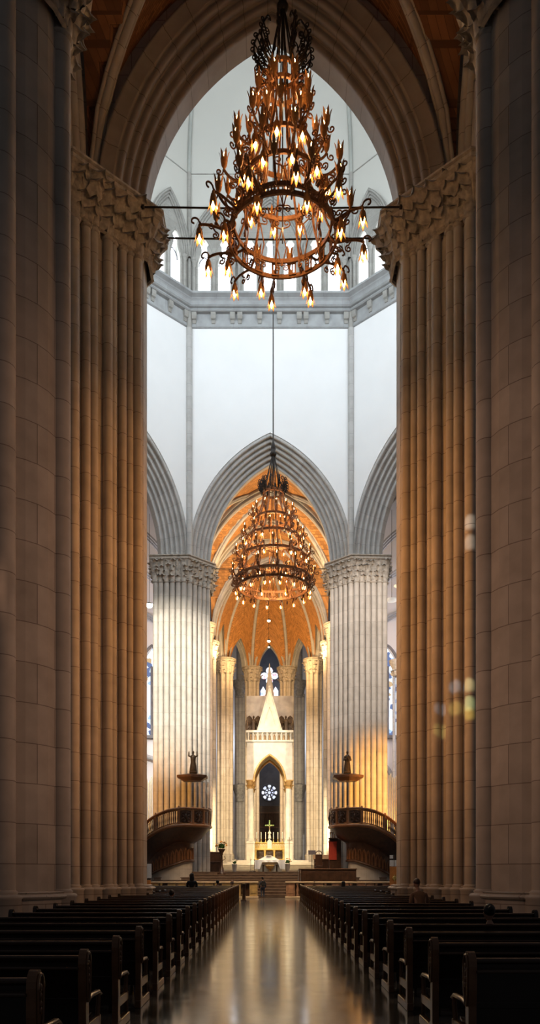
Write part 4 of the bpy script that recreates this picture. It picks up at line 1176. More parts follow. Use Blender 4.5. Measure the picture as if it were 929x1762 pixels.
person('person with grey hair and rust coat at the aisle end, last left pews', (-2.25, pew_y(-1, 47), 0), 0, 'sit', BRN, DK, HG, 'fringe', scale=1.1)
person('person in dark clothes with light sleeves seated far up in the right pews', (4.05, pew_y(1, 45), 0), 0, 'sit', DK, DK, HB, 'long', scale=1.05)
person('person with a big dark hair bun seated alone in the near right pews', (3.45, pew_y(1, 12.8), 0), 0, 'sit', DK, DK, HB, 'bun', scale=1.06)
person('person in a tan shirt bowing in the right pews before the great pier', (3.95, pew_y(1, 20.5) + .1, 0), .2, 'stand', TAN, DK, HBR, 'short', bow=.40, scale=1.0)
# red coat left on a pew beside the aisle
t = tag(empty('person', (-2.25, pew_y(-1, 34.5), 0)), 'person', 'person') if False else None
person('person in a dark red coat seated at the aisle end of a left pew', (-2.15, pew_y(-1, 34), 0), 0, 'sit', plain('dark_red_cloth', (.10, .02, .022), .8), DK, HB, 'long', scale=.85)
# ------------------------------------------------------------------ pulpits with winding stairs
def pulpit(s, label):
    """s=-1 left. Plan path of the parapet from the choir end round the pier to the foot of the stair"""
    X0_ = 7.2
    t = tag(empty('pulpit', (s * X0_, 63.6, 0)), label, 'pulpit', 'pulpits on the choir piers')
    # (x outward from the axis, y, z of parapet foot)
    ctrl = [(4.75, 64.6, 5.42), (4.78, 63.6, 5.42), (5.05, 62.6, 5.42), (5.8, 61.75, 5.42), (6.8, 61.35, 5.40), (7.8, 61.3, 5.22), (8.8, 61.55, 4.80), (9.6, 62.1, 4.28), (10.3, 62.95, 3.7), (10.6, 63.9, 3.1)]
    def cr(p, n=6):
        out = []
        for i in range(len(p) - 1):
            a, b, c, d = (Vector(p[max(0, i - 1)]), Vector(p[i]), Vector(p[i + 1]), Vector(p[min(len(p) - 1, i + 2)]))
            for k in range(n):
                f = k / n
                out.append(.5 * ((2 * b) + (c - a) * f + (2 * a - 5 * b + 4 * c - d) * f * f + (3 * b - a - 3 * c + d) * f ** 3))
        out.append(Vector(p[-1])); return out
    path = [Vector((s * (p.x - X0_), p.y - 63.6, p.z)) for p in cr(ctrl)]
    H = 1.28
    up = lambda P, h: [p + Vector((0, 0, h)) for p in P]
    mb = MB(); mb.tube(up(path, H), .11, 8, flat=(1.2, .8)); mb.tube(up(path, H - .14), .05, 6); mb.build('handrail', WOODR, t)
    mb = MB(); mb.tube(up(path, 0), .15, 8, flat=(1.2, .9)); mb.tube(up(path, .2), .05, 6); mb.build('base_moulding', WOODR, t)
    # arc length
    Ls = [0.0]
    for a, b in zip(path, path[1:]): Ls.append(Ls[-1] + (b - a).length)
    def pt(l):
        for k in range(len(path) - 1):
            if Ls[k + 1] >= l:
                f = (l - Ls[k]) / (Ls[k + 1] - Ls[k]); return path[k].lerp(path[k + 1], f), (path[k + 1] - path[k]).normalized()
        return path[-1], (path[-1] - path[-2]).normalized()
    tot = Ls[-1]; panel_end = tot * .44
    balm = None
    mb = MB(); mb.lathe([(.05, .18), (.03, .3), (.055, .55), (.03, .8), (.045, 1.0), (.03, 1.1), (.05, 1.16)], (0, 0, 0), 6); bal = mb.mesh('baluster', WOODM)
    nb = 34
    for k in range(nb):
        p, d = pt(panel_end + (tot - panel_end) * (k + .5) / nb)
        o = bpy.data.objects.new('baluster', bal); COL.objects.link(o); o.parent = t; o.location = p
    mb = MB(); mb.cbox((0, 0, .64), (.17, .17, 1.25), .03); mb.lathe([(.06, 1.26), (.1, 1.36), (.06, 1.46), (.01, 1.5)], (0, 0, 0), 8); post = mb.mesh('newel_post', WOODR)
    for l in (.02, tot * .11, tot * .22, tot * .33, panel_end, tot * .63, tot * .82, tot * .99):
        p, d = pt(l); o = bpy.data.objects.new('newel_post', post); COL.objects.link(o); o.parent = t; o.location = p; o.rotation_euler = (0, 0, math.atan2(d.y, d.x))
    for k in range(4):
        l0, l1 = tot * .11 * k + .12, tot * .11 * (k + 1) - .08
        mb = MB(); rows = []
        for j in range(7):
            p, d = pt(l0 + (l1 - l0) * j / 6); nrm = Vector((d.y, -d.x, 0)) * (-s) * -1
            rows.append([p + Vector((0, 0, .15 + 1.0 * i / 6)) + nrm * .03 * math.sin(PI * j / 6) * (1 if i % 2 else 2) for i in range(7)])
        mb.grid(rows, smooth=True)
        pm, d = pt((l0 + l1) / 2)
        nrm = Vector((d.y, -d.x, 0)); nrm = nrm if nrm.y < 0 or abs(nrm.x) > .8 else -nrm
        for sx in (-1, 1):
            for zc in (.42, .86):
                mb.tube(spiral(pm + d * sx * (l1 - l0) * .22 + Vector((0, 0, zc)) + nrm * .09, .2, 1.6, PI / 2, d * sx, Z_, n=16), .035, 5)
        mb.ball(pm + nrm * .1 + Vector((0, 0, .66)), (.1, .1, .22), 8, 6)
        mb.build('carved_panel', WOODD, t)
    # soffit: from the parapet in to a lower curving wall of little arches
    low = []
    for k, p in enumerate(path):
        f = Ls[k] / tot
        q = Vector((p.x * .62 + s * .35, p.y * .62 + .35, 0))
        low.append(Vector((q.x, q.y, 4.15 - 1.7 * max(0, f - .42) / .58 if f > .42 else 4.15)))
    bot = [Vector((q.x * .97, q.y * .97 + .03, z)) for q, z in ((q, 2.75 - 1.4 * max(0, Ls[k] / tot - .3) / .7) for k, q in enumerate(low))]
    mb = MB(); mb.grid([up(path, -.1), [p.lerp(q, .55) + Vector((0, 0, -.22)) for p, q in zip(path, low)], low], smooth=True); mb.build('curved_soffit', WOODD, t)
    mb = MB(); mb.grid([low, bot], smooth=True)
    mb.tube(bot, .09, 6); mb.tube(low, .05, 6); st = mb.build('stair_wall', WOODM, t)
    for k in range(14):
        i0 = 6 + int(k * (len(path) - 9) / 14); i1 = i0 + 3
        if i1 >= len(low): break
        a, b = bot[i0], bot[i1]; c, d_ = low[i0], low[i1]
        mid = (a + b) / 2; out = Vector((mid.x, mid.y, 0)); out = Vector((path[i0].x - low[i0].x, path[i0].y - low[i0].y, 0)).normalized() * .06
        w = (b - a) * .38; hh = (c - a).length * .62
        mb = MB()
        pts = [mid - w + out + Vector((0, 0, .12))] + [mid + w * x + out + Vector((0, 0, .12 + hh * (.55 + .45 * (1 - abs(x)) ** .6))) for x in (-1, -.7, -.35, 0, .35, .7, 1)] + [mid + w + out + Vector((0, 0, .12))]
        mb.tube(pts, .045, 5); mb.build('blind_arch', WOODR, st)
    # stone foot with niches
    mb = MB(); foot = [(q.x * .93, q.y * .93 + .08) for q in bot[3:-3]]
    rows = [[Vector((x, y, 0)) for x, y in foot], [Vector((x, y, bot[3 + k].z + .05)) for k, (x, y) in enumerate(foot)]]
    mb.grid(rows, smooth=True, uvs=lambda j, i: (i * .3, rows[j][i].z)); mb.build('stone_foot', STONE, t)
    # sounding board on the pier with its ribbed back
    hx = [(1.35 * math.cos(PI / 6 + k * PI / 3) * 1.0, 1.25 * math.sin(PI / 6 + k * PI / 3)) for k in range(6)]
    cxp, cyp = s * (6.15 - X0_), .75
    P = lambda f: [(cxp + x * f, cyp + y * f) for x, y in hx]
    mb = MB()
    for (a, za), (b, zb) in zip([(.6, 9.05), (.92, 9.28), (1.0, 9.31), (1.0, 9.48), (.95, 9.5)], [(.92, 9.28), (1.0, 9.31), (1.0, 9.48), (.95, 9.5), (.3, 9.66)]):
        mb.prism(P(a), za, zb, top=True, bottom=(za < 9.1), poly1=P(b))
    mb.build('sounding_board', WOODM, t)
    return t
pulpit(-1, 'carved wooden pulpit with curving stair and canopy on the left clustered pier')
pulpit(1, 'carved wooden pulpit with curving stair and canopy on the right clustered pier')
BRZ = plain('dark_bronze', (.075, .045, .022), .4, metal=.4, var=.3, scale=6)
BRZG = plain('gilded_bronze', (.28, .17, .07), .4, metal=.5, var=.3, scale=6)
def statue(name, label, loc, h, mat, wings=False, arms='up', s=1, base=True, cat='statue', group=None):
    t = tag(empty(name, loc), label, cat, group)
    k = h / 1.9
    mb = MB()
    n = 20; rows = []
    for r, z in [(.30, 0), (.29, .3), (.25, .7), (.21, .95), (.23, 1.2), (.25, 1.38), (.2, 1.5), (.08, 1.58), (.07, 1.64)]:
        rows.append([Vector(((r * (1 + .10 * math.cos(6 * a) * max(0, 1 - z))) * math.cos(a), r * .75 * (1 + .10 * math.sin(5 * a) * max(0, 1 - z)) * math.sin(a), z)) * k for a in [2 * PI * i / n for i in range(n)]])
    mb.grid(rows, closed_u=True); mb.add(rows[0], [list(range(n))])
    mb.ball(Vector((0, -.03, 1.76)) * k, (.1 * k, .12 * k, .15 * k), 12, 8)
    mb.ball(Vector((0, -.14, 1.74)) * k, (.02 * k, .03 * k, .03 * k), 6, 5)
    for sx in (-1, 1):
        if arms == 'up': P = [(sx * .2, 0, 1.42), (sx * .36, -.08, 1.45), (sx * .34, -.14, 1.75), (sx * .33, -.14, 1.85)]
        elif arms == 'out': P = [(sx * .2, 0, 1.42), (sx * .3, -.1, 1.15), (sx * (.5 if sx == s else .12), -.25, 1.2), (sx * (.58 if sx == s else .05), -.28, 1.22)]
        else: P = [(sx * .2, 0, 1.42), (sx * .3, -.08, 1.12), (sx * .08, -.25, 1.2), (sx * .02, -.26, 1.26)]
        mb.tube([Vector(p) * k for p in P], .06 * k, 7, rr=[.08 * k, .07 * k, .05 * k, .03 * k])
        mb.tube([Vector(p) * k for p in (P[1], P[2], (P[2][0], P[2][1] + .05, P[2][2] - .25))], .05 * k, 6, rr=[.08 * k, .06 * k, .02 * k])
    mb.build('figure', mat, t)
    if wings:
        for sx in (-1, 1):
            lead = [(.10, 1.45), (.22, 1.78), (.42, 1.95), (.60, 1.80), (.72, 1.40), (.78, .95), (.74, .55)]
            trail = [(.08, 1.15), (.16, 1.10), (.26, 1.0), (.36, .86), (.48, .74), (.60, .62), (.72, .52)]
            mb = MB(); rows = [[Vector((sx * (l[0] + (t_[0] - l[0]) * g), .16 + .10 * math.sin(PI * j / 6) + .03 * (i % 2), l[1] + (t_[1] - l[1]) * g)) * k for i, g in enumerate([q / 5 for q in range(6)])] for j, (l, t_) in enumerate(zip(lead, trail))]
            mb.grid(rows); mb.grid([[p + Vector((0, .06 * k, 0)) for p in r] for r in rows]); mb.tube([r[0] for r in rows], .035 * k, 5)
            mb.build('wing', mat, t)
    if base:
        mb = MB(); mb.cbox((0, 0, .06 * k), (.62 * k, .5 * k, .12 * k), .02 * k); mb.build('plinth', mat, t)
    return t
for s, nm, arms in ((-1, 'left', 'up'), (1, 'right', 'in')):
    statue('statue', 'dark robed bronze figure%s standing on the %s pulpit canopy' % (' with raised arms' if s < 0 else '', nm), (s * 6.05, 63.9, 9.64), 1.75, BRZ, arms=arms, group='figures on the pulpit canopies')

# ------------------------------------------------------------------ ciborium over the high altar
MARB = plain('cream_marble', (.66, .60, .46), .4, var=.16, scale=1.6)
MARBG = plain('grey_veined_marble', (.38, .34, .29), .45, var=.25, scale=1.1)
GOLD_ = plain('gold_stone', (.55, .32, .10), .35, metal=.35, var=.2, scale=5)
CB = (-.02, 85.0)
t = tag(empty('ciborium', (CB[0], CB[1], ZALT)), 'tall cream marble ciborium with pointed arch, gallery and spire over the high altar', 'canopy')
zb = lambda z: z - ZALT
for sx in (-1, 1):
    for y in (.38, 4.6):
        mb = MB(); mb.cbox((sx * 2.0, y, 1.0), (.86, .8, 2.0), .03); mb.cbox((sx * 2.0, y, 1.85), (.94, .88, .16), .03); mb.build('pedestal', MARB, t)
        mb = MB(); mb.lathe([(.42, 2.0), (.44, 2.08), (.36, 2.2), (.38, 2.28), (.33, 2.4), (.31, zb(10.7))], (sx * 2.0, y, 0), 18); mb.build('column', MARB, t)
        mb = MB(); mb.lathe([(.33, zb(10.6)), (.38, zb(10.66)), (.33, zb(10.72)), (.36, zb(11.0)), (.46, zb(11.3)), (.47, zb(11.45))], (sx * 2.0, y, 0), 16)
        for k in range(10):
            a = 2 * PI * k / 10; leaf(mb, (sx * 2.0 + .33 * math.cos(a), y + .33 * math.sin(a), zb(10.75)), (math.cos(a), math.sin(a), 0), (0, 0, 1), .36, (.2, 0))
        mb.cbox((sx * 2.0, y, zb(11.45)), (.96, .96, .12), .02); mb.build('capital', GOLD_, t)
oc = arch_curve(1.72, 2.95, 0, 14, zb(11.3))
fr = [(-2.36, zb(11.5)), (oc[0][0], zb(11.5)), *[p for p in oc if p[1] > zb(11.5)], (oc[-1][0], zb(11.5)), (2.36, zb(11.5)), (2.36, zb(15.5)), (-2.36, zb(15.5))]
for y, nm in ((0, 'front_wall'), (4.5, 'back_wall')):
    mb = MB(); mb.plate(fr, [], .5, (0, y, 0)); mb.build(nm, MARB, t)
for sx in (-1, 1):
    mb = MB(); mb.box((sx * 2.11, 2.5, zb(13.9)), (.5, 4.0, 3.2)); mb.build('side_wall', MARB, t)
for y in (-.06, 4.6):
    mb = MB(); arch_sweep(mb, 1.55, 2.7, [(0, .5), (0, 0), (.08, -.05), (.2, -.02), (.22, .1), (.22, .5)], zb(11.3), (0, y, 0), (1, 0, 0), (0, 1, 0), 14, close=True); mb.build('arch_band', GOLD_, t)
mb = MB(); mb.cbox((0, 2.5, zb(15.55)), (5.0, 5.3, .22), .05); mb.cbox((0, 2.5, zb(16.55)), (4.95, 5.25, .26), .05); mb.cbox((0, 2.5, zb(16.05)), (4.3, 4.6, .8), .02); mb.build('gallery', MARB, t)
for k in range(10):
    x = -2.22 + 4.44 * k / 9
    mb = MB(); mb.lathe([(.10, zb(15.66)), (.07, zb(15.75)), (.06, zb(16.2)), (.12, zb(16.42))], (x, .02, 0), 8); mb.build('gallery_column', MARB, t)
    if k < 9:
        mb = MB(); mb.lathe([(.13, zb(15.68)), (.1, zb(15.9)), (.12, zb(16.08)), (.06, zb(16.14)), (.07, zb(16.22)), (.0005, zb(16.32))], (x + .247, .12, 0), 8); mb.build('gallery_figure', BRZG, t)
mb = MB(); b0, ap = 1.28, zb(21.4)
vs = [(-b0, .25, zb(16.68)), (b0, .25, zb(16.68)), (b0, 2.6, zb(16.68)), (-b0, 2.6, zb(16.68)), (0, 1.3, ap)]
mb.add(vs, [[0, 1, 4], [1, 2, 4], [2, 3, 4], [3, 0, 4]], [[(0, 0), (2.5, 0), (1.2, 5)]] * 4)
for a, b in ((0, 4), (1, 4), (2, 4), (3, 4), (0, 1)): mb.tube([vs[a], vs[b]], .07, 6)
mb.ball((0, 1.3, ap + .1), .14, 8, 6); sp_ = mb.build('spire', MARB, t)
mb = MB(); mb.tube([(-.62, .42, zb(17.3)), (0, .78, zb(19.3)), (.62, .42, zb(17.3))], .05, 5); mb.build('gable_relief', MARB, sp_)
mb = MB(); mb.cbox((0.05, 4.7, zb(18.95)), (5.25, .5, 4.6), .04); mb.build('rear_slab', MARBG, t)
mb = MB(); mb.prism([(.85 * math.cos(2 * PI * k / 6), 6.0 + .85 * math.sin(2 * PI * k / 6)) for k in range(6)], zb(19), zb(25.2), poly1=[(.03 * math.cos(2 * PI * k / 6), 6.0 + .03 * math.sin(2 * PI * k / 6)) for k in range(6)]); mb.build('rear_pinnacle', MARBG, t)
for s, nm in ((-1, 'left'), (1, 'right')):
    o = statue('angel', 'bronze winged angel on the %s corner of the ciborium top' % nm, (s * 1.75, 88.35, 16.68), 2.15, BRZ, wings=True, arms='out', s=s, group='angels on the ciborium')
    mb = MB(); mb.tube([(s * .62, -.3, 1.0), (s * .78, -.32, 2.0), (s * .85, -.32, 2.3)], .025, 5); mb.build('trumpet', BRZG, o)

# ------------------------------------------------------------------ high altar
GLD = plain('gilded_marble', (.62, .42, .12), .35, metal=.25, var=.15, scale=5)
t = tag(empty('high_altar', (CB[0], 87.2, ZALT)), 'golden high altar with three dark relief panels under the ciborium', 'altar')
mb = MB(); mb.cbox((0, .5, .06), (3.5, 1.2, .12), .02); mb.cbox((0, .5, 1.22), (3.5, 1.2, .14), .03); mb.cbox((0, .7, .65), (3.1, .7, 1.05), .01); mb.build('table', GLD, t)
for x in (-1.5, -.5, .5, 1.5):
    mb = MB(); mb.lathe([(.16, .12), (.16, .2), (.11, .28), (.11, .95), (.17, 1.08), (.17, 1.15)], (x, .1, 0), 10); mb.build('pillar', GLD, t)
for x in (-1, 0, 1):
    mb = MB(); mb.cbox((x, .32, .65), (.78, .08, .86), .02)
    for k in range(5): mb.ball((x - .26 + .13 * k, .26, .62 + .08 * (k % 2)), (.05, .04, .22), 8, 6)
    mb.build('relief_panel', BRZ, t)
mb = MB(); mb.cbox((0, .85, 1.60), (3.3, .6, .66), .02); mb.cbox((0, .8, 1.95), (3.4, .75, .10), .03)
mb.build('retable', GLD, t)
for k in range(12):
    if k in (5, 6): continue
    mb = MB(); x = -1.5 + 3.0 * k / 11; mb.tube([(x + u, .53, z) for u, z in arch_curve(.09, .16, 0, 4, 1.6)] , .022, 5); mb.tube([(x - .09, .53, 1.34), (x - .09, .53, 1.6)], .02, 5); mb.build('small_arch', MARB, t)
mb = MB(); mb.cbox((0, .62, 1.66), (.5, .5, .8), .03); mb.add([(-.28, .36, 2.06), (.28, .36, 2.06), (0, .36, 2.4), (-.28, .9, 2.06), (.28, .9, 2.06), (0, .9, 2.4)], [[0, 1, 2], [3, 5, 4], [0, 2, 5, 3], [1, 4, 5, 2]]); mb.build('tabernacle', MARB, t)
WAX = plain('candle_wax', (.85, .78, .6), .5, var=.03, emit=(1, .7, .35), estr=.3)
FLM = glow('candle_flame', (1, .65, .25), 12)
first = None
for k, x in enumerate((-1.42, -.93, -.45, .4, .88, 1.36)):
    lab = 'tall altar candle in a gilt stick, %s from the left on the high altar' % ORD[k]
    if first is None:
        first = tag(empty('candlestick', (x, 88.0, ZALT + 2.0)), lab, 'candle', 'candles on the high altar')
        mb = MB(); mb.lathe([(.11, 0), (.1, .05), (.03, .1), (.05, .2), (.025, .3), (.07, .38)], (0, 0, 0), 10); mb.build('stick', GLD, first)
        mb = MB(); mb.lathe([(.032, .38), (.03, .98)], (0, 0, 0), 8); mb.build('candle', WAX, first)
        mb = MB(); mb.lathe([(.0005, .98), (.018, 1.02), (.0005, 1.1)], (0, 0, 0), 6); mb.build('flame', FLM, first)
    else: copy_tree(first, (x, 88.0, ZALT + 2.0), label=lab)
CRG = plain('greenish_gilt', (.22, .34, .10), .35, metal=.3, var=.2, scale=8)
t = tag(empty('crucifix', (-.02, 87.85, ZALT + 2.4)), 'greenish gold crucifix standing above the tabernacle of the high altar', 'cross')
mb = MB(); mb.cbox((0, 0, .95), (.13, .09, 1.9), .02); mb.cbox((0, 0, 1.42), (.84, .09, .13), .02)
for p in ((-.42, 1.42), (.42, 1.42), (0, 1.9)): mb.ball((p[0], 0, p[1]), .09, 8, 6)
mb.build('cross', CRG, t)
mb = MB(); mb.tube([(0, -.08, .75), (0, -.1, 1.05), (0, -.09, 1.3)], .05, 6, rr=[.04, .06, .07]); mb.ball((0, -.11, 1.46), (.05, .05, .07), 8, 6)
for sx in (-1, 1): mb.tube([(sx * .05, -.09, 1.32), (sx * .36, -.07, 1.44)], .025, 5); mb.tube([(0, -.09, .8), (sx * .04, -.1, .5)], .03, 5)
mb.build('corpus', BRZG, t)
mb = MB(); mb.cbox((0, 0, .05), (.3, .2, .1), .02); mb.build('foot', GLD, t)
t = statue('statuette', 'small pale figure group in front of the crucifix on the tabernacle', (-.02, 87.5, ZALT + 2.38), .95, MARB, arms='in')

# ------------------------------------------------------------------ front altar
LINEN = plain('white_linen', (.82, .80, .76), .8, var=.03, scale=3)
t = tag(empty('altar_table', (.0, 74.2, 1.9)), 'front altar with a bronze bowl relief at the head of the stairs', 'altar')
mb = MB(); mb.cbox((0, .4, .5), (2.2, .75, 1.0), .02); mb.build('block', MARB, t)
for x in (-.62, .62):
    mb = MB(); mb.lathe([(.1, 0), (.07, .1), (.06, .5), (.1, .62)], (x, -.06, 0), 10); mb.build('colonnette', BRZ, t)
mb = MB(); mb.lathe([(.12, .0), (.08, .1), (.1, .16), (.3, .28), (.42, .46), (.44, .56), (.38, .56), (.25, .34), (.02, .26)], (0, -.02, .04), 16); mb.build('bronze_bowl', GOLD_, t)
t2 = MB(); rows = []
for j in range(6):
    rows.append([Vector((-1.38 + 2.76 * i / 24, -.12 - .02 * j + .02 * math.sin(i * 1.3) * j, 1.04 - (.0 if j == 0 else (.42 if abs(i - 12) > 6 else .16) * j / 5 * (1.9 if abs(i - 12) > 7 else 1)))) for i in range(25)])
t2.grid(rows); t2.cbox((0, .4, 1.05), (2.76, 1.04, .03), .01)
tag(t2.build('altar_cloth', LINEN, None, (0, 74.2, 1.9)), 'white linen cloth draped over the front altar', 'cloth')
t = tag(empty('missal_stand', (-.1, 74.7, 2.965)), 'white draped book stand rising to a peak on the front altar', 'stand')
mb = MB(); vs = [(-1.0, -.25, 0), (1.0, -.25, 0), (1.0, .25, 0), (-1.0, .25, 0), (-.22, 0, .42), (.22, 0, .42)]
mb.add(vs, [[0, 1, 5, 4], [1, 2, 5], [2, 3, 4, 5], [3, 0, 4], [3, 2, 1, 0]]); mb.build('draped_cover', LINEN, t)
mb = MB(); mb.cbox((0, -.05, .44), (.5, .3, .03), .01); mb.build('book', LINEN, t)

# ------------------------------------------------------------------ marble communion rail
RED = plain('veined_red_marble', (.36, .20, .12), .4, var=.45, scale=3)
YEL = plain('veined_yellow_marble', (.52, .36, .15), .4, var=.3, scale=3)
CAPM = plain('pale_rail_marble', (.60, .47, .32), .35, var=.1, scale=3)
def rail(x0, x1, label, mat):
    n = max(1, round(abs(x1 - x0) / 1.95)); L = x1 - x0
    t = tag(empty('marble_rail', ((x0 + x1) / 2, 58.0, 0)), label, 'rail', 'marble communion rails')
    mb = MB(); mb.cbox((0, 0, 1.15), (L, .42, .12), .03); mb.build('top_slab', CAPM, t)
    mb = MB(); mb.cbox((0, 0, .08), (L, .40, .16), .02); mb.build('foot_slab', CAPM, t)
    for k in range(n):
        xc = -L / 2 + L * (k + .5) / n
        for dx in (-.62, .62):
            mb = MB(); mb.cbox((xc + dx * L / n / 1.95, 0, .62), (.58 * L / n / 1.95, .28, .94), .02); mb.cbox((xc + dx * L / n / 1.95, -.15, .66), (.36 * L / n / 1.95, .03, .6), .01); mb.build('panel', mat, t)
        mb = MB(); mb.cbox((xc, .04, .62), (.6 * L / n / 1.95, .08, .94), .01); mb.build('dark_infill', WOODD, t)
        mb = MB(); mb.lathe([(.11, .16), (.11, .26), (.06, .34), (.1, .6), (.06, .88), (.11, 1.0), (.11, 1.09)], (xc - .14, -.08, 0), 8); mb.build('baluster', mat, t)
    return t
rail(-2.75, -.85, 'short yellow marble rail with a dark slot, left of the gap in the aisle', YEL)
rail(1.05, 3.1, 'reddish veined marble rail with a dark slot, right of the gap in the aisle', RED)
rail(-8.6, -2.8, 'long pale topped marble rail running behind the left pews', YEL)
rail(3.15, 8.6, 'long pink topped marble rail running behind the right pews', RED)

# ------------------------------------------------------------------ furniture of the choir
t = tag(empty('wooden_screen', (4.18, 59.25, 0)), 'dark panelled wooden enclosure behind the right marble rail', 'screen')
mb = MB(); mb.cbox((0, 0, 1.04), (4.15, .12, 2.08), .02); mb.build('front', WOODD, t)
mb = MB(); mb.cbox((0, -.02, 2.10), (4.25, .2, .08), .02); mb.build('top_rail', WOODM, t)
for k in range(8):
    mb = MB(); mb.cbox((-1.8 + k * .515, -.07, 1.1), (.42, .03, 1.6), .01); mb.build('panel', WOODD, t)
STEEL = plain('bright_steel', (.6, .6, .62), .25, metal=.9, var=.05)
for k, x in enumerate((2.02, 2.18)):
    t = tag(empty('barrier_post', (x, 58.75, 0)), 'thin bright metal post at the corner of the wooden enclosure, %s' % ('nearer the aisle' if k == 0 else 'nearer the screen'), 'post', 'metal posts at the enclosure')
    mb = MB(); mb.lathe([(.14, 0), (.14, .02), (.03, .05), (.025, 1.95), (.04, 1.98), (.03, 2.06)], (0, 0, 0), 10); mb.build('pole', STEEL, t)
REDC = plain('red_cloth', (.50, .055, .03), .75, var=.1, scale=6)
t = tag(empty('ambo', (5.2, 65.0, 1.9)), 'tall dark wooden ambo with a little openwork gallery, beside the right pulpit', 'lectern')
mb = MB(); mb.cbox((0, .3, 1.3), (.95, .9, 2.6), .03); mb.build('body', WOODD, t)
mb = MB(); mb.cbox((-.15, .1, 2.66), (.8, .8, .08), .02); mb.cbox((-.15, .1, 3.12), (.6, .7, .06), .02); mb.build('desk', WOODM, t)
for k in range(4):
    mb = MB(); mb.lathe([(.05, 2.7), (.03, 2.85), (.05, 3.1)], (-.42 + k * .18, -.2, 0), 8); mb.build('gallery_post', WOODR, t)
mb = MB(); rows = [[Vector((-.32 + .64 * i / 10, .015 * math.sin(i * 1.9) * (j / 6), 1.42 - 1.42 * j / 6)) for i in range(11)] for j in range(7)]
mb.grid(rows); mb.grid([[p + Vector((0, .02, 0)) for p in r] for r in rows]); mb.cbox((0, .01, 1.43), (.7, .05, .05), .01)
tag(mb.build('red_banner', REDC, None, (4.98, 64.78, 2.85)), 'plain bright red cloth banner hanging from the front of the ambo', 'banner')
t = tag(empty('music_stand', (3.35, 65.2, 1.9)), 'thin dark reading stand with a tilted top, left of the ambo', 'stand')
mb = MB(); mb.lathe([(.22, 0), (.2, .03), (.03, .06), (.025, 1.45)], (0, 0, 0), 10); mb.build('pole', IRON, t)
mb = MB(); mb.plate([(-.3, -.2), (.3, -.2), (.3, .2), (-.3, .2)], [], .03, (0, 0, 1.55), (1, 0, 0), (0, .55, .83), (0, .83, -.55)); mb.build('desk', WOODD, t)
def chair(label, x, y, z, rz=0):
    t = tag(empty('armchair', (x, y, z), rz), label, 'chair')
    mb = MB(); mb.cbox((0, 0, .45), (.6, .55, .08), .02); mb.build('seat', REDC if False else WOODM, t)
    mb = MB(); mb.cbox((0, .27, .95), (.58, .06, .95), .02); mb.tube([(u, .27, z_) for u, z_ in arch_curve(.27, .3, 0, 5, 1.42)], .035, 6); mb.build('backrest', WOODM, t)
    for sx in (-1, 1):
        mb = MB(); mb.tube([(sx * .3, .26, .72), (sx * .31, -.05, .74), (sx * .3, -.25, .68)], .03, 6); mb.tube([(sx * .3, -.22, .7), (sx * .29, -.2, .45)], .025, 6); mb.build('armrest', WOODM, t)
        for y_ in (-.22, .24):
            mb = MB(); mb.cbox((sx * .26, y_, .22), (.06, .06, .44), .01); mb.build('leg', WOODM, t)
    return t
chair('brown wooden armchair beside the thin reading stand', 4.0, 66.6, 1.9)
t = tag(empty('sloping_desk', (4.55, 68.4, 1.9)), 'brown wooden choir desk with a sloping top behind the armchair', 'desk')
mb = MB(); mb.cbox((0, 0, .55), (1.7, .6, 1.1), .02); mb.build('body', WOODM, t)
mb = MB(); mb.plate([(-.95, -.42), (.95, -.42), (.95, .42), (-.95, .42)], [], .05, (0, 0, 1.25), (1, 0, 0), (0, .9, .43), (0, .43, -.9)); mb.build('sloping_top', WOODR, t)
t = tag(empty('choir_stall', (-4.9, 71.7, 1.9)), 'dark wooden choir stall beside the base of the left clustered pier', 'bench'); t.scale = (.9, 1, .84)
mb = MB(); mb.cbox((0, .4, 1.0), (1.3, .1, 2.0), .02); mb.cbox((0, .38, 2.04), (1.4, .2, .1), .03); mb.build('back', WOODM, t)
mb = MB(); mb.cbox((0, 0, .45), (1.3, .6, .08), .02); mb.build('seat', WOODD, t)
for sx in (-1, 1):
    mb = MB(); mb.plate([(-.35, 0), (.42, 0), (.42, 1.6), (.2, 1.2), (-.05, .95), (-.35, .9)], [], .07, (sx * .65 - .035, 0, 0), (0, 1, 0), (0, 0, 1), (1, 0, 0)); mb.build('end_panel', WOODD, t)
mb = MB(); mb.cbox((0, -.75, .5), (1.3, .08, 1.0), .02); mb.cbox((0, -.75, 1.02), (1.4, .3, .06), .02); mb.build('kneeling_desk', WOODD, t)
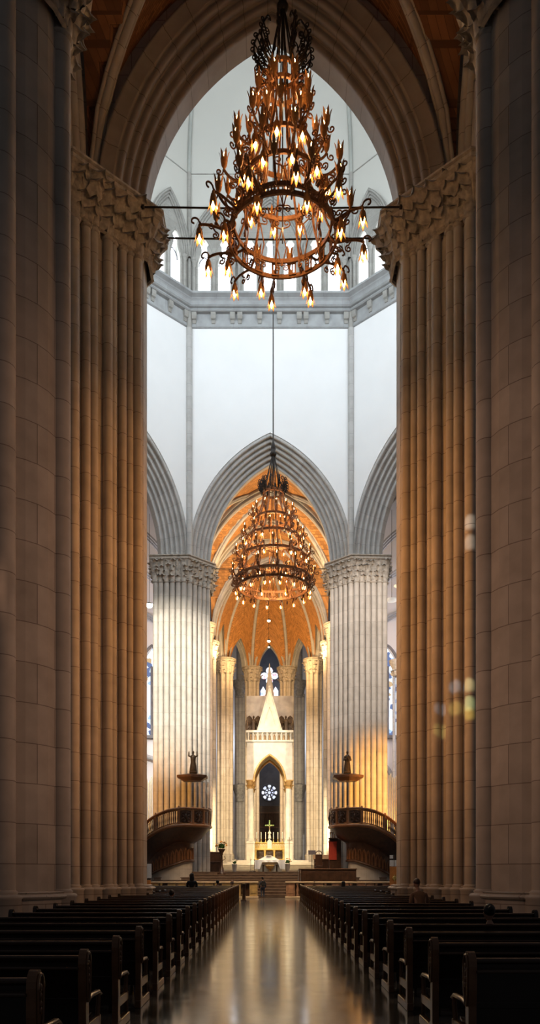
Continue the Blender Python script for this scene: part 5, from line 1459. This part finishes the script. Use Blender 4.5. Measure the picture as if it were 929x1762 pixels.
# flower stand
LEAF = plain('green_leaf', (.05, .14, .03), .5, var=.3); PETAL = plain('orange_petal', (.75, .33, .06), .5, var=.2); PETW = plain('cream_petal', (.8, .72, .5), .5, var=.1)
def flowers(name, label, loc, h, r, mats, petals=16, pot='stand'):
    t = tag(empty(name, loc), label, 'flowers')
    if pot == 'stand':
        mb = MB(); mb.lathe([(.34, 0), (.34, .12), (.2, .2), (.16, .5), (.10, .6), (.08, h - .5), (.13, h - .42), (.10, h - .35), (.25, h - .12), (.3, h)], (0, 0, 0), 12)
        for k in range(3): mb.tube([(.1 * math.cos(k * 2.1), .1 * math.sin(k * 2.1), h * .55), (.3 * math.cos(k * 2.1), .3 * math.sin(k * 2.1), h * .62), (.22 * math.cos(k * 2.1), .22 * math.sin(k * 2.1), h * .72)], .025, 5)
        mb.build('stand', WOODD, t)
    else:
        mb = MB(); mb.lathe([(.14, 0), (.2, .25), (.24, h - .05), (.26, h), (.2, h - .02), (.18, h - .1)], (0, 0, 0), 14); mb.build('vase', MARBG, t)
    mb = MB()
    for k in range(26):
        a, e_ = random.uniform(0, 2 * PI), random.uniform(.1, 1.3); R = r * random.uniform(.6, 1)
        d = Vector((math.cos(a) * math.cos(e_), math.sin(a) * math.cos(e_), math.sin(e_)))
        leaf(mb, Vector((0, 0, h)) + d * R * .5, d, Vector((0, 0, 1)) if abs(d.z) < .9 else Vector((1, 0, 0)), r * .42, (.3, random.uniform(-1, 1)))
    mb.build('foliage', LEAF, t)
    for k in range(petals):
        a, e_ = 2.4 * k, random.uniform(.15, 1.4); d = Vector((math.cos(a) * math.cos(e_), math.sin(a) * math.cos(e_), math.sin(e_)))
        c = Vector((0, 0, h + r * .25)) + d * r * .85; mb = MB(); rot = d.to_track_quat('Z', 'Y').to_matrix()
        mb.lathe([(.01, -.03), (r * .1, .0), (r * .2, r * .1), (r * .19, r * .12), (r * .05, r * .04), (.002, r * .06)], c, 9, M=rot); mb.build('blossom', mats[k % len(mats)], t)
    return t
flowers('flower_stand', 'dark carved flower stand with orange and white blossoms at the left of the steps', (-3.82, 63.95, 1.69), 2.0, .52, [PETAL, PETW, PETAL])
flowers('flower_vase', 'vase of leaves and flowers on the steps to the right of the front altar', (1.62, 75.0, 1.9), .75, .42, [PETW, PETAL], 10, 'vase')
flowers('flower_vase', 'tall pale vase of greenery on the steps to the left of the front altar', (-3.25, 74.5, 1.9), .7, .36, [PETW], 6, 'vase')
t = tag(empty('processional_cross', (1.85, 77.3, 2.24)), 'thin processional cross on a pole standing before the right ciborium column', 'cross')
mb = MB(); mb.lathe([(.2, 0), (.18, .05), (.03, .1), (.025, 2.3)], (0, 0, 0), 10); mb.build('pole', BRZG, t)
mb = MB(); mb.cbox((0, 0, 2.6), (.06, .04, .7), .01); mb.cbox((0, 0, 2.68), (.42, .04, .06), .01); mb.build('cross', BRZG, t)
for k, x in enumerate((-1.78, -1.45)):
    t = tag(empty('candle_stand', (x, 75.4, 1.9)), 'thin dark candle stand by the front altar, %s the altar' % ('farther from' if k == 0 else 'closer to'), 'stand', 'thin candle stands')
    mb = MB(); mb.lathe([(.16, 0), (.14, .04), (.02, .08), (.02, 1.05), (.08, 1.1), (.02, 1.12)], (0, 0, 0), 8); mb.build('pole', IRON, t)
    mb = MB(); mb.lathe([(.035, 1.12), (.03, 1.42)], (0, 0, 0), 8); mb.build('candle', WAX, t)
# notice boards by the great piers
PAPER = plain('white_paper', (.72, .70, .68), .8, var=.08, scale=14); ORG = plain('orange_board', (.55, .20, .04), .6, var=.2, scale=2)
t = tag(empty('notice_stand', (-8.75, 57.4, 0)), 'orange notice stand with a white sheet beside the foot of the left pulpit stair', 'sign', 'notice stands by the pulpits')
mb = MB(); mb.cbox((0, 0, .78), (.62, .12, 1.05), .02); mb.build('orange_board', ORG, t)
mb = MB(); mb.cbox((.12, -.02, 1.95), (.5, .03, 1.0), .01); mb.build('white_sheet', PAPER, t)
mb = MB(); mb.cbox((0, .05, 1.25), (.07, .07, 2.5), .01); mb.cbox((0, .05, .04), (.6, .5, .08), .02); mb.build('post', WOODD, t)
t = tag(empty('notice_stand', (8.72, 57.2, 0)), 'orange panel with a gold emblem under white sheets beside the right pulpit stair', 'sign', 'notice stands by the pulpits')
mb = MB(); mb.cbox((0, 0, 1.3), (.66, .08, 1.9), .02); p = mb.build('orange_board', ORG, t)
mb = MB(); mb.lathe([(.0005, -.0), (.12, 0), (.16, .01), (.1, .02), (.0005, .03)], (0, -.045, 1.45), 12, M=Matrix.Rotation(PI / 2, 3, 'X')); mb.tube([(0, -.06, 1.2), (0, -.06, 1.7)], .03, 5); mb.build('emblem', GLD, p)
for x, z, h, w_ in ((-.19, 2.5, .42, .3), (.17, 2.5, .42, .34), (-.22, 2.95, .25, .24)):
    mb = MB(); mb.cbox((x, -.01, z), (w_, .03, h), .005); mb.build('white_sheet', PAPER, t)
mb = MB(); mb.cbox((0, .06, 1.55), (.06, .06, 3.1), .01); mb.cbox((0, .06, .04), (.6, .5, .08), .02); mb.build('post', WOODD, t)
# dark post at the end of the left pews
t = tag(empty('rail_post', (-1.72, 52.6, 0)), 'dark wooden post at the aisle end of the left pews, before the marble rail', 'post')
mb = MB(); mb.cbox((0, 0, .55), (.22, .4, 1.1), .04); mb.cbox((0, 0, 1.1), (.28, .46, .06), .02); mb.build('shaft', WOODD, t)
mb = MB(); mb.cbox((0, 0, .05), (.34, .55, .1), .02); mb.build('foot', WOODD, t)
# ------------------------------------------------------------------ light
w = bpy.data.worlds.new('World'); SC.world = w; w.use_nodes = True
bg = w.node_tree.nodes['Background']; bg.inputs[0].default_value = (0.75, 0.72, 0.75, 1); bg.inputs[1].default_value = 0.055
def area(name, loc, target, size, power, col, size_y=None, spread=180):
    l = bpy.data.lights.new(name, 'AREA'); l.energy = power; l.color = col; l.size = size
    if size_y: l.shape = 'RECTANGLE'; l.size_y = size_y
    l.spread = math.radians(spread)
    o = bpy.data.objects.new(name, l); COL.objects.link(o); o.location = loc
    o.rotation_euler = (Vector(target) - Vector(loc)).to_track_quat('-Z', 'Y').to_euler()
    return o
def spot(name, loc, target, power, col, ang=60, blend=.6, r=.2):
    l = bpy.data.lights.new(name, 'SPOT'); l.energy = power; l.color = col; l.spot_size = math.radians(ang); l.spot_blend = blend; l.shadow_soft_size = r
    o = bpy.data.objects.new(name, l); COL.objects.link(o); o.location = loc
    o.rotation_euler = (Vector(target) - Vector(loc)).to_track_quat('-Z', 'Y').to_euler()
    return o
def point(name, loc, power, col, r=.3):
    l = bpy.data.lights.new(name, 'POINT'); l.energy = power; l.color = col; l.shadow_soft_size = r
    o = bpy.data.objects.new(name, l); COL.objects.link(o); o.location = loc; return o
WARM = (1.0, .62, .26); GOLD = (1.0, .74, .40); DAY = (.80, .90, 1.0); NEUT = (1.0, .92, .80)
# daylight through the lantern windows that face away from the camera and to the sides
for k in (2, 3, 4, 5, 6):
    O, U, N = side(k)
    area('daylight_lantern', O - N * 0.5 + Vector((0, 0, 51.3)), OC + Vector((0, 0, 45)) + (-N) * 6, 12, 2000, DAY, 4.5)
# choir uplights on the capitals, warm
for s in (-1, 1):
    for y in (72, 82, 90, 96):
        point('choir_uplight', (s * (5.2 if y < 95 else 3.8), y, 26.2 if y > 70 else 27), 650, WARM, .25)
for s in (-1, 1): point('choir_lamp', (s * 2.5, 75, 27.5), 1500, WARM, .4)
# floodlights on the altar
for s in (-1, 1):
    spot('altar_flood', (s * 5.4, 70.2, 9), (0, 88, 5.5), 1700, (1.0, .80, .50), 46)
spot('altar_lamp', (0, 84, 11), (0, 86.5, 3), 1200, GOLD, 75)
for s in (-1, 1): spot('apse_fill', (s * 2.6, 91.2, 17), (s * 4.4, 102, 14), 2600, (1.0, .74, .46), 100)  # added unseen spots behind the ciborium, brightening the apse columns
spot('sanctuary_fill', (0, 71, 17), (0, 79.5, 2), 9000, GOLD, 44)  # added spot with no fitting, brightens the sanctuary steps and front altar
for s in (-1, 1): spot('column_fill', (s * 4.6, 79.2, 4.2), (s * 5.6, 99, 9), 20000, GOLD, 46, .9)  # added low spots, unseen, to brighten the lower apse columns
spot('rail_fill', (.156, 50.1, 19.2), (0, 59.5, 0), 13000, (1.0, .66, .34), 50)  # extra spot added under the chandelier to brighten the marble rail
# ambulatory and side chapels: cool daylight
for s in (-1, 1):
    point('ambulatory_daylight', (s * 5.2, 112.5, 20), 650, DAY, 1.0)
    area('aisle_daylight', (s * 17, 74, 22), (s * 10, 80, 20), 8, 2600, (.95, .94, 1.0), 14)
point('chapel_daylight', (0, 119, 25), 500, DAY, .6)
# warm floods on the great piers
for s in (-1, 1):
    spot('pier_flood', (-s * 8.6, 27.0, 15), (s * 6.2, 31.5, 12), 4600 if s < 0 else 5600, (1.0, .41, .10), 74, 1.0)
    spot('nave_flood', (-s * 8.8, 18, 9), (s * 6.4, 22, 9), 1700 if s < 0 else 2000, (1.0, .55, .34), 75, .9)
    spot('low_flood', (-s * 5.0, 27.0, 5), (s * 6.0, 31.5, 3), 320 if s < 0 else 150, (1.0, .5, .24), 90, .9)
    spot('crossing_flood', (s * 12.5, 54, 8), (s * 9.2, 66, 9), 6500 if s < 0 else 20000, (1.0, .46, .10), 46, .9)
spot('crossing_white', (-10, 40, 26), (-8, 66, 17), 75000, (1.0, .93, .78), 32, .8)
spot('crossing_white', (10, 40, 28), (7, 66, 20), 32000, (1.0, .84, .70), 34, .8)
# light of the chandeliers
for z, e_ in ((23.3, 110), (25.2, 80), (27.4, 40)): point('chandelier_light', (.335, 27, z), e_, (1.0, .55, .22), .25)
for z, e_ in ((20.0, 500), (22.5, 500)): point('chandelier_light', (.156, 50.1, z), e_, (1.0, .60, .26), .25)
# daylight through coloured glass falling on the right great pier
for px, py, d, c, e_, an in ((765, 1225, 31.2, (.6, .8, 1), 300, 1.3), (765, 1262, 31.2, (1, .85, .25), 360, 1.5), (795, 1190, 30.8, (.6, .8, 1), 500, 1.5), (795, 1228, 30.8, (1, .75, .2), 650, 1.6), (822, 1190, 30.4, (1, .95, .5), 900, 1.5), (822, 1222, 30.4, (.75, 1, .5), 1100, 1.6), (822, 1240, 30.4, (1, .75, .15), 900, 1.4), (822, 905, 30.3, (.9, .85, .75), 800, 1.7), (822, 940, 30.3, (.9, .85, .75), 700, 1.7)):
    tgt = at(px, py, d); e_ *= 1.15
    spot('coloured_daylight', (-9.5, 14, 14), tgt, e_ * 14, c, an, .8, .05)

# ------------------------------------------------------------------ camera
cam = bpy.data.cameras.new('Camera'); co = bpy.data.objects.new('Camera', cam); COL.objects.link(co)
co.location = (CX, 0, CZ); co.rotation_euler = (PI / 2, 0, 0)
cam.sensor_fit = 'AUTO'; cam.sensor_width = 36; cam.lens = FPX * 36 / 1762
cam.shift_x = (464.5 - X0) / 1762; cam.shift_y = (Y0 - 881) / 1762
cam.clip_end = 400; cam.clip_start = .1
SC.camera = co
SC.view_settings.view_transform = 'Standard'; SC.view_settings.look = 'None'; SC.view_settings.gamma = 1; SC.view_settings.use_curve_mapping = False
SC.view_settings.exposure = 0.0
SC.cycles.use_denoising = True
SC.cycles.max_bounces = 6
SC.cycles.sample_clamp_indirect = 6
